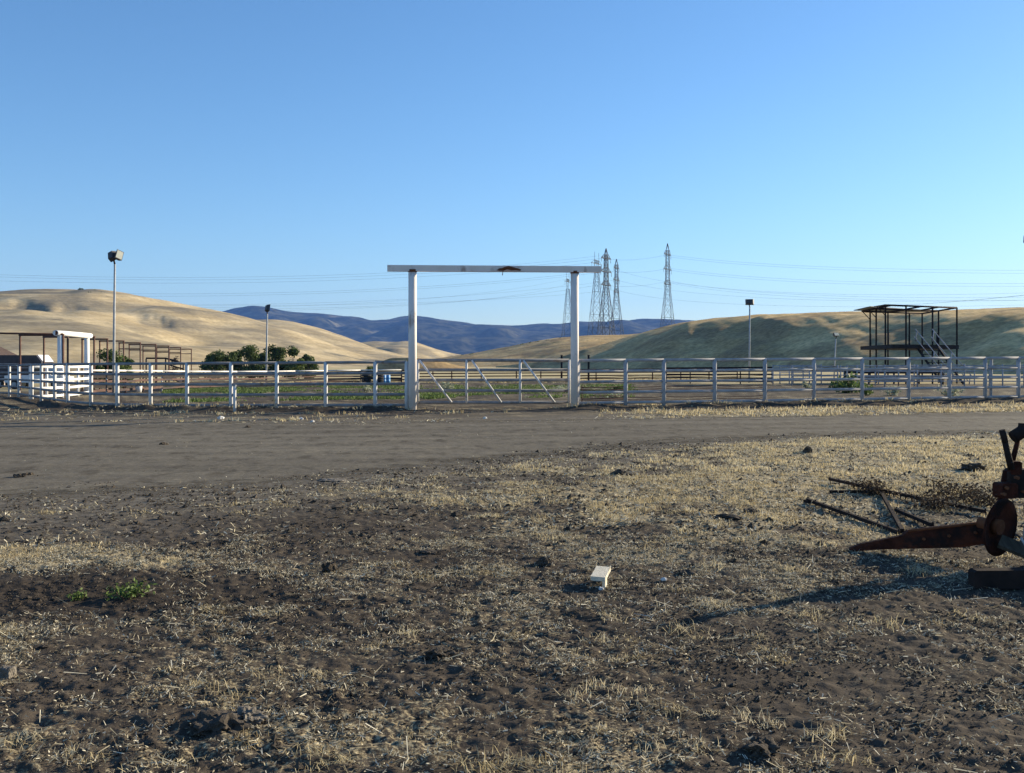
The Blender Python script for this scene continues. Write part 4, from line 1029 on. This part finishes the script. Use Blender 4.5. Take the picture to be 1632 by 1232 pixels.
# ------------------------------------------------------------------ farm implement at the right edge
def implement():
    from mathutils import Euler, Vector
    D = 7.85
    t = thing('farm_implement', 'rusty ploughing implement with long blade, disc and levers at the right edge', 'farm implement', (4.1, D, 0))
    X = lambda px, d=D: gx(px, d); Zz = lambda py, d=D: EYE-(py-HY)/F*d
    def rbar(b, pts, r, n=10): b.path(pts, r, n)
    # long tapering blade: tip on the ground, heel by the disc
    bd = lambda u: 8.5-(u-1338)/252*.55
    poly = [(1338, 879.5), (1372, 866), (1438, 852.5), (1446, 845), (1500, 838), (1590, 829), (1592, 862), (1530, 872), (1440, 874), (1392, 875.5)]
    fr = lambda u, v, h: (X(u, bd(u)), bd(u)+h, Zz(v, bd(u)))
    MB().prism(poly, -.022, .022, fr).build('blade', M['rustmid'], t)
    b = MB(); b.tube(fr(1446, 845.5, -.02), fr(1590, 829.5, -.02), .011, 8); b.build('blade_edge', M['rust'], t)
    for u, v in ((1470, 858), (1510, 853), (1552, 848)):
        q = fr(u, v, -.022); MB().tube(q, (q[0], q[1]-.018, q[2]), .013, 6).build('bolt', M['rust'], t)
    # concave disc, seen obliquely
    d = MB(); c = Vector((X(1592, D-.12), D-.12, Zz(840, D-.12))); m = Euler((R(6), 0, R(34))).to_matrix()
    rings = [(0, .055), (.07, .05), (.13, .035), (.185, .014), (.225, -.01), (.225, -.018), (.19, 0), (.13, .022), (.06, .036), (0, .042)]
    vs, fs = [], []; n = 40
    for r_, a_ in rings:
        for k in range(n): vs.append(c+m @ Vector((r_*math.cos(2*math.pi*k/n), a_, r_*math.sin(2*math.pi*k/n))))
    for q in range(len(rings)-1):
        for k in range(n): fs.append((q*n+k, q*n+(k+1) % n, (q+1)*n+(k+1) % n, (q+1)*n+k))
    d.add(vs, fs, True); d.build('disc', M['rustmid'], t)
    hb = MB(); hb.tube(c+m @ Vector((0, .02, 0)), c+m @ Vector((0, .16, 0)), .045, 14); hb.tube(c+m @ Vector((0, -.015, 0)), c+m @ Vector((0, .04, 0)), .06, 14); hb.build('hub', M['rust'], t)
    # curved shank carrying the disc
    b = MB(); rbar(b, [(X(1600), D+.10, Zz(852)), (X(1606), D+.12, Zz(815)), (X(1612), D+.12, Zz(785)), (X(1616), D+.10, Zz(752))], .035); b.build('shank', M['rustdark'], t)
    # stacked castings: clamp plates, quadrant, collar
    def cast(px0, px1, py0, py1, dd, th, mt='rustdark', rz=0):
        x0, x1 = X(px0, dd), X(px1, dd); z0, z1 = Zz(py1, dd), Zz(py0, dd)
        o = MB(); w, h = (x1-x0)/2, (z1-z0)/2; k = min(w, h)*.28
        pl = [(-w+k, -h), (w-k, -h), (w, -h+k), (w, h-k), (w-k, h), (-w+k, h), (-w, h-k), (-w, -h+k)]
        cs, sn = math.cos(rz), math.sin(rz); cx, cz = (x0+x1)/2, (z0+z1)/2
        o.prism(pl, -th/2, th/2, lambda u, v, hh: (cx+u*cs-hh*sn, dd+hh*cs+u*sn, cz+v)); o.build('casting', M[mt], t)
    cast(1588, 1616, 769, 793, D+.02, .12, 'rustdark', .2); cast(1604, 1640, 747, 792, D+.08, .14, 'dark', -.1); cast(1608, 1626, 735, 756, D+.04, .06, 'rustdark')
    for px, py in ((1598, 776), (1594, 786), (1615, 760), (1626, 782)): MB().tube((X(px), D-.03, Zz(py)), (X(px), D-.08, Zz(py)), .014, 6).build('bolt', M['rust'], t)
    # levers
    MB().tube((X(1614), D+.02, Zz(748)), (X(1601), D+.0, Zz(702)), .028, 10, .022).build('lever', M['dark'], t)
    MB().tube((X(1602), D, Zz(705)), (X(1597.0), D, Zz(685)), .024, 10).build('lever_grip', M['dark'], t)
    MB().tube((X(1620), D+.1, Zz(752)), (X(1636), D+.1, Zz(690)), .022, 10, .018).build('lever', M['rustdark'], t)
    b = MB(); b.tube((X(1624), D+.1, Zz(699)), (X(1648), D+.1, Zz(684)), .05, 8); b.tube((X(1638), D+.1, Zz(690)), (X(1640), D+.1, Zz(676)), .03, 8); b.build('lever_head', M['dark'], t)
    # pale strip as the disc's sunlit edge, highlight put into its colour; bolt
    MB().path([(X(1614), D-.2, Zz(797)), (X(1613.5), D-.2, Zz(822)), (X(1610), D-.2, Zz(850))], .007, 8).build('lit_edge', M['galv'], t)
    MB().tube((X(1602), D-.24, Zz(848)), (X(1609), D-.26, Zz(863)), .009, 8).build('pin', M['galv'], t)
    # low beam nearer the camera, coloured black for the shadow on it
    d2 = 7.05; x0 = X(1548, d2); b = MB()
    pl = [(0, -.05), (.05, -.066), (1.6, -.066), (1.6, .06), (.02, .064), (0, .05)]
    b.prism(pl, -.05, .05, lambda u, v, h: (x0+u, d2+h+u*.05, Zz(922, d2)+v)); b.build('beam', M['dark'], t)
    # the body of the machine, mostly unseen, bulk added to cast its shadow
    b = MB(); b.box((4.75, D+.15, .42), (1.3, .09, .09)); b.box((4.95, D-.3, .46), (.09, 1.5, .09)); b.box((4.6, D-.35, .40), (.09, 1.2, .09)); b.box((5.3, D-.1, .5), (.09, 1.7, .09)); b.build('frame', M['rustdark'], t)
    b = MB(); b.box((4.5, D+.1, .33), (.34, .30, .46), .2); b.build('shadow_block', M['rustdark'], t)  # unseen block, added to fill out the cast shadow
    MB().tube((4.42, D+.22, .3), (4.42, D+.22, .82), .11, 16).build('shadow_drum', M['rustdark'], t)  # unseen drum, added for the long cast shadow
    b = MB(); pl = [(0, .02), (.9, .02), (.95, .34), (.2, .36), (0, .2)]
    b.prism(pl, -.02, .02, lambda u, v, h: (4.1+u, D-.28+h-u*.25, v)); b.build('mouldboard', M['rustdark'], t)
    w = MB(); wc = Vector((5.5, D+.3, .40)); n = 28
    for k in range(n):
        a0, a1 = 2*math.pi*k/n, 2*math.pi*(k+1)/n
        w.tube(wc+Vector((math.cos(a0)*.40, 0, math.sin(a0)*.40)), wc+Vector((math.cos(a1)*.40, 0, math.sin(a1)*.40)), .035, 6, cap=False)
    for k in range(8): w.tube(wc, wc+Vector((math.cos(k*math.pi/4)*.4, 0, math.sin(k*math.pi/4)*.4)), .012, 6)
    w.tube(wc-Vector((0, .12, 0)), wc+Vector((0, .12, 0)), .05, 10); w.build('wheel', M['rust'], t)
    d3 = 7.6
    t2 = thing('plank', 'grey weathered plank wedged under the rusty disc', 'plank', (X(1622, d3), d3, .12))
    b = MB(); b.box((X(1637, d3), d3, Zz(880, d3)), (.40, .15, .028), R(-30), R(24), R(20)); b.build('board', M['plank'], t2)
implement()

def harrow():
    t = thing('drag_harrow', 'dark rusty harrow frame lying flat in the dry grass beside the implement', 'harrow', (4.2, 11, 0))
    def bar(p, q, z0, z1, name, w=.036, h=.036, teeth=True):
        z0 *= .75; z1 *= .75
        a = on(*p); c = on(*q)
        za, zc = g1(*a)+z0, g1(*c)+z1
        L_ = math.dist((*a, za), (*c, zc)); b = MB()
        b.box(((a[0]+c[0])/2, (a[1]+c[1])/2, (za+zc)/2), (L_, w, h), math.atan2(c[1]-a[1], c[0]-a[0]), 0, -math.asin((zc-za)/L_))
        n = int(L_/.2)
        for k in range(n+1) if teeth else ():
            u = k/max(1, n); x = a[0]+(c[0]-a[0])*u; y = a[1]+(c[1]-a[1])*u; z = za+(zc-za)*u
            b.tube((x+.005, y, z+.03), (x+.012, y, z-.09), .008, 6, .006)
        b.build(name, M['dark'], t)
    bar((1322, 772), (1490, 806), .10, .07, 'tine_bar'); bar((1322, 786), (1408, 788), .03, .05, 'crossbar', .035, .035, False)
    bar((1405, 788), (1570, 822), .07, .06, 'tine_bar'); bar((1287, 802), (1432, 852), .06, .04, 'tine_bar'); bar((1428, 818), (1486, 842), .07, .05, 'tine_bar')
    bar((1404, 789), (1438, 850), .05, .05, 'crossbar', .035, .035, False)
    b = MB(); x, y = on(1290, 803); b.box((x, y, g1(x, y)+.035), (.11, .08, .035), .5); b.build('hitch', M['dark'], t)
harrow()

# ------------------------------------------------------------------ vehicles and small things at the far side
def wheel(name, c, r, w, t, axis=0):
    """short cylinder tyre with a rim; axis is the yaw of the axle"""
    from mathutils import Vector
    ax = Vector((math.cos(axis), math.sin(axis), 0)); c = Vector(c)
    b = MB(); b.tube(c-ax*w/2, c+ax*w/2, r, 20); o = b.build('wheel', M['rubber'], t)
    b = MB(); b.tube(c-ax*(w/2+.01), c+ax*(w/2+.01), r*.55, 16); b.build('rim', M['galv'], o)
def trailer():
    d = 84.0; xr = gx(66, d); z = gb1(xr, d)
    t = thing('stock_trailer', 'dark covered stock trailer with pale nose at the left edge', 'trailer', (xr-2.4, d, z))
    zt = EYE+(HY-566)/F*d
    b = MB(); poly = [(xr-5.2, z+.55), (xr-.1, z+.55), (xr+.0, zt-.55), (xr-.45, zt), (xr-5.2, zt)]
    b.prism(poly, 0, 2.2, lambda u, v, h: (u, d+h, v)); b.build('box', M['trailer'], t)
    b = MB(); b.prism([(xr+.02, zt-.55), (xr-.44, zt+.03), (xr-.52, zt+.03), (xr-.49, zt-.02), (xr-.02, zt-.57)], .3, 2.22, lambda u, v, h: (u, d+h, v)); b.build('nose', M['truck'], t)
    b = MB()
    for k in range(4): b.box((xr-2.6, d-.03, z+1.0+.34*k), (5.0, .04, .05))
    b.build('slats', M['penpipe'], t)
    for dx in (-3.6, -2.7):
        wheel('wheel', (xr+dx, d+.15, z+.36), .36, .24, t, math.pi/2)
    b = MB(); b.box((xr-3.15, d-.12, z+.78), (2.0, .3, .06)); b.build('fender', M['truck'], t)
trailer()
def pickup():
    d = 78.0; x0 = gx(50, d); z = gb1(x0, d)
    t = thing('pickup_truck', 'white pickup truck parked behind the sunlit white pipe panel', 'pickup', (x0+1, d, z))
    L_ = lambda u, v, h: (x0+u, d+h, z+v)
    MB().prism([(-.1, .45), (2.55, .45), (2.55, .95), (1.55, 1.05), (-.1, 1.05)], 0, 1.75, L_).build('body', M['truck'], t)
    MB().prism([(-.1, 1.05), (1.5, 1.05), (.95, 1.72), (.2, 1.76), (-.1, 1.7)], .08, 1.67, L_).build('cab', M['truck'], t)
    MB().prism([(.15, 1.10), (1.28, 1.10), (.90, 1.62), (.2, 1.64)], .05, .10, L_).build('side_window', M['glass'], t)
    b = MB(); b.add([L_(1.52, 1.10, .16), L_(1.52, 1.10, 1.59), L_(1.01, 1.68, 1.5), L_(1.01, 1.68, .25), L_(1.50, 1.07, .16), L_(1.50, 1.07, 1.59), L_(.98, 1.66, 1.5), L_(.98, 1.66, .25)], [(0, 1, 2, 3), (7, 6, 5, 4), (0, 4, 5, 1), (1, 5, 6, 2), (2, 6, 7, 3), (3, 7, 4, 0)]); b.build('windscreen', M['glass'], t)
    MB().prism([(-2.1, .5), (-.1, .5), (-.1, 1.05), (-2.1, 1.05)], 0, 1.75, L_).build('bed', M['truck'], t)
    MB().box((x0+2.60, d+.88, z+.5), (.1, 1.75, .16)).build('bumper', M['galv'], t)
    for h in (.25, 1.5): MB().box((x0+2.56, d+h, z+.80), (.06, .26, .16)).build('headlight', M['lampglass'], t)
    for u in (1.85, -1.35): wheel('wheel', (x0+u, d+.12, z+.36), .36, .24, t, math.pi/2); wheel('wheel', (x0+u, d+1.63, z+.36), .36, .24, t, math.pi/2)
pickup()
def shed():
    d = 96.0; xr = gx(-2, d); z = gb1(xr, d)
    t = thing('shed', 'brown-roofed shed just showing at the left edge behind the trailer', 'shed', (xr-2.5, d, z))
    zt = EYE+(HY-571)/F*d
    MB().box((xr-2.9, d+2, (z+zt)/2), (5, 3.6, zt-z)).build('wall', M['shedwall'], t)
    MB().prism([(xr+.15, zt), (xr-2.9, zt+1.5), (xr-6.0, zt), (xr-6.0, zt+.12), (xr-2.9, zt+1.64), (xr+.15, zt+.12)], -.2, 4.2, lambda u, v, h: (u, d+h, v)).build('roof', M['roofbrown'], t)
    MB().box((xr-.9, d+.17, z+1.15), (.9, .06, 1.9)).build('door', M['board'], t)
shed()
def barrel(px, d, label, m='blue'):
    x = gx(px, d); z = gb1(x, d)
    t = thing('barrel', label, 'barrel', (x, d, z), 'barrels by the far fence')
    b = MB()
    prof = [(.27, 0), (.29, .02), (.29, .28), (.305, .3), (.29, .32), (.29, .58), (.305, .6), (.29, .62), (.29, .86), (.27, .88)]
    n = 20; vs = []; fs = []
    for r_, h in prof:
        for k in range(n): vs.append((x+r_*math.cos(2*math.pi*k/n), d+r_*math.sin(2*math.pi*k/n), z+h))
    for q in range(len(prof)-1):
        for k in range(n): fs.append((q*n+k, q*n+(k+1) % n, (q+1)*n+(k+1) % n, (q+1)*n+k))
    fs.append(tuple((len(prof)-1)*n+k for k in range(n)))
    b.add(vs, fs, True); b.build('drum', M[m], t)
    MB().tube((x, d, z+.885), (x, d, z+.90), .26, 20).build('lid', M['palestone'], t)
barrel(611, 101, 'blue plastic barrel, left one of two by the far fence')
barrel(617.5, 101.3, 'blue plastic barrel, right one of two by the far fence')
for px, lab in ((584, 'dark tyre stack left one by the blue barrels'), (604, 'dark tyre stack right next to the blue barrels')):
    x, y = gx(px, 100), 100; z = gb1(x, y)
    t = thing('tyre_stack', lab, 'tyres', (x, y, z), 'tyre stacks by the barrels')
    for k in range(4):
        b = MB(); n = 18
        for j in range(n):
            a0, a1 = 2*math.pi*j/n, 2*math.pi*(j+1)/n
            b.tube((x+.38*math.cos(a0), y+.38*math.sin(a0), z+.12+.235*k), (x+.38*math.cos(a1), y+.38*math.sin(a1), z+.12+.235*k), .115, 8, cap=False)
        b.build('tyre', M['rubber'], t)
# white feed bin seen through the left fence
x, y = gx(221, 62), 62; z = gb1(x, y)
t = thing('feed_bucket', 'white bucket pair hanging spot on the left arena fence', 'bucket', (x, y, z)); t['label'] = 'white bucket standing before the dark left arena boards'
MB().tube((x, y, z+.02), (x, y, z+.42), .17, 16, .22).build('pail', M['white'], t)
MB().tube((x, y, z+.42), (x, y, z+.45), .235, 16).build('rim', M['galv'], t)
# ------------------------------------------------------------------ haze
def haze():
    b = MB(); x0, x1, y0, y1, z0, z1 = -7200, 7200, -1500, 10200, -14, 640
    b.add([(x, y, z) for x in (x0, x1) for y in (y0, y1) for z in (z0, z1)], [(0, 1, 3, 2), (4, 6, 7, 5), (0, 4, 5, 1), (2, 3, 7, 6), (0, 2, 6, 4), (1, 5, 7, 3)])
    m = bpy.data.materials.new('haze'); m.use_nodes = True; N = m.node_tree.nodes; L = m.node_tree.links
    N.remove(N['Principled BSDF'])
    v = N.new('ShaderNodeVolumePrincipled'); v.inputs['Color'].default_value = (.19, .40, 1.0, 1); v.inputs['Density'].default_value = HAZE
    L.new(v.outputs[0], N['Material Output'].inputs['Volume'])
    o = b.build('haze', m); tag(o, 'thin blue air over the whole valley', 'haze', kind='stuff')
HAZE = 6.2e-5
haze()

# ------------------------------------------------------------------ light, sky, camera
w = bpy.data.worlds.new('World'); scene.world = w; w.use_nodes = True
N = w.node_tree.nodes; L = w.node_tree.links
sky = N.new('ShaderNodeTexSky'); sky.sky_type = 'NISHITA'; sky.sun_disc = False
sky.sun_elevation = R(SUN_EL); sky.sun_rotation = R(SUN_AZ); sky.altitude = 100
sky.air_density = 1.0; sky.dust_density = 0.2; sky.ozone_density = 4.0
bg = N['Background']; bg.inputs['Strength'].default_value = .086
hs = N.new('ShaderNodeHueSaturation'); hs.inputs['Saturation'].default_value = 1.09; hs.inputs['Value'].default_value = .95
L.new(sky.outputs[0], hs.inputs['Color']); L.new(hs.outputs[0], bg.inputs['Color'])
sd = bpy.data.lights.new('sun', 'SUN'); sd.energy = 5.0; sd.angle = R(.5); sd.color = (1, .87, .63)
so = bpy.data.objects.new('sun', sd); COL.objects.link(so)
so.rotation_euler = (R(90-SUN_EL), 0, R(180-SUN_AZ)); so.location = (40, 30, 40)
cd = bpy.data.cameras.new('camera'); cam = bpy.data.objects.new('camera', cd); COL.objects.link(cam)
cam.location = (0, 0, EYE); cam.rotation_euler = (R(90), 0, 0)
cd.sensor_width = 36; cd.lens = 36*F/1632; cd.shift_y = -(616-HY)/1632; cd.clip_end = 30000; cd.clip_start = .05
scene.camera = cam
vs_ = scene.view_settings; vs_.view_transform = 'Standard'; vs_.look = 'None'; vs_.exposure = 1.21; vs_.gamma = 1
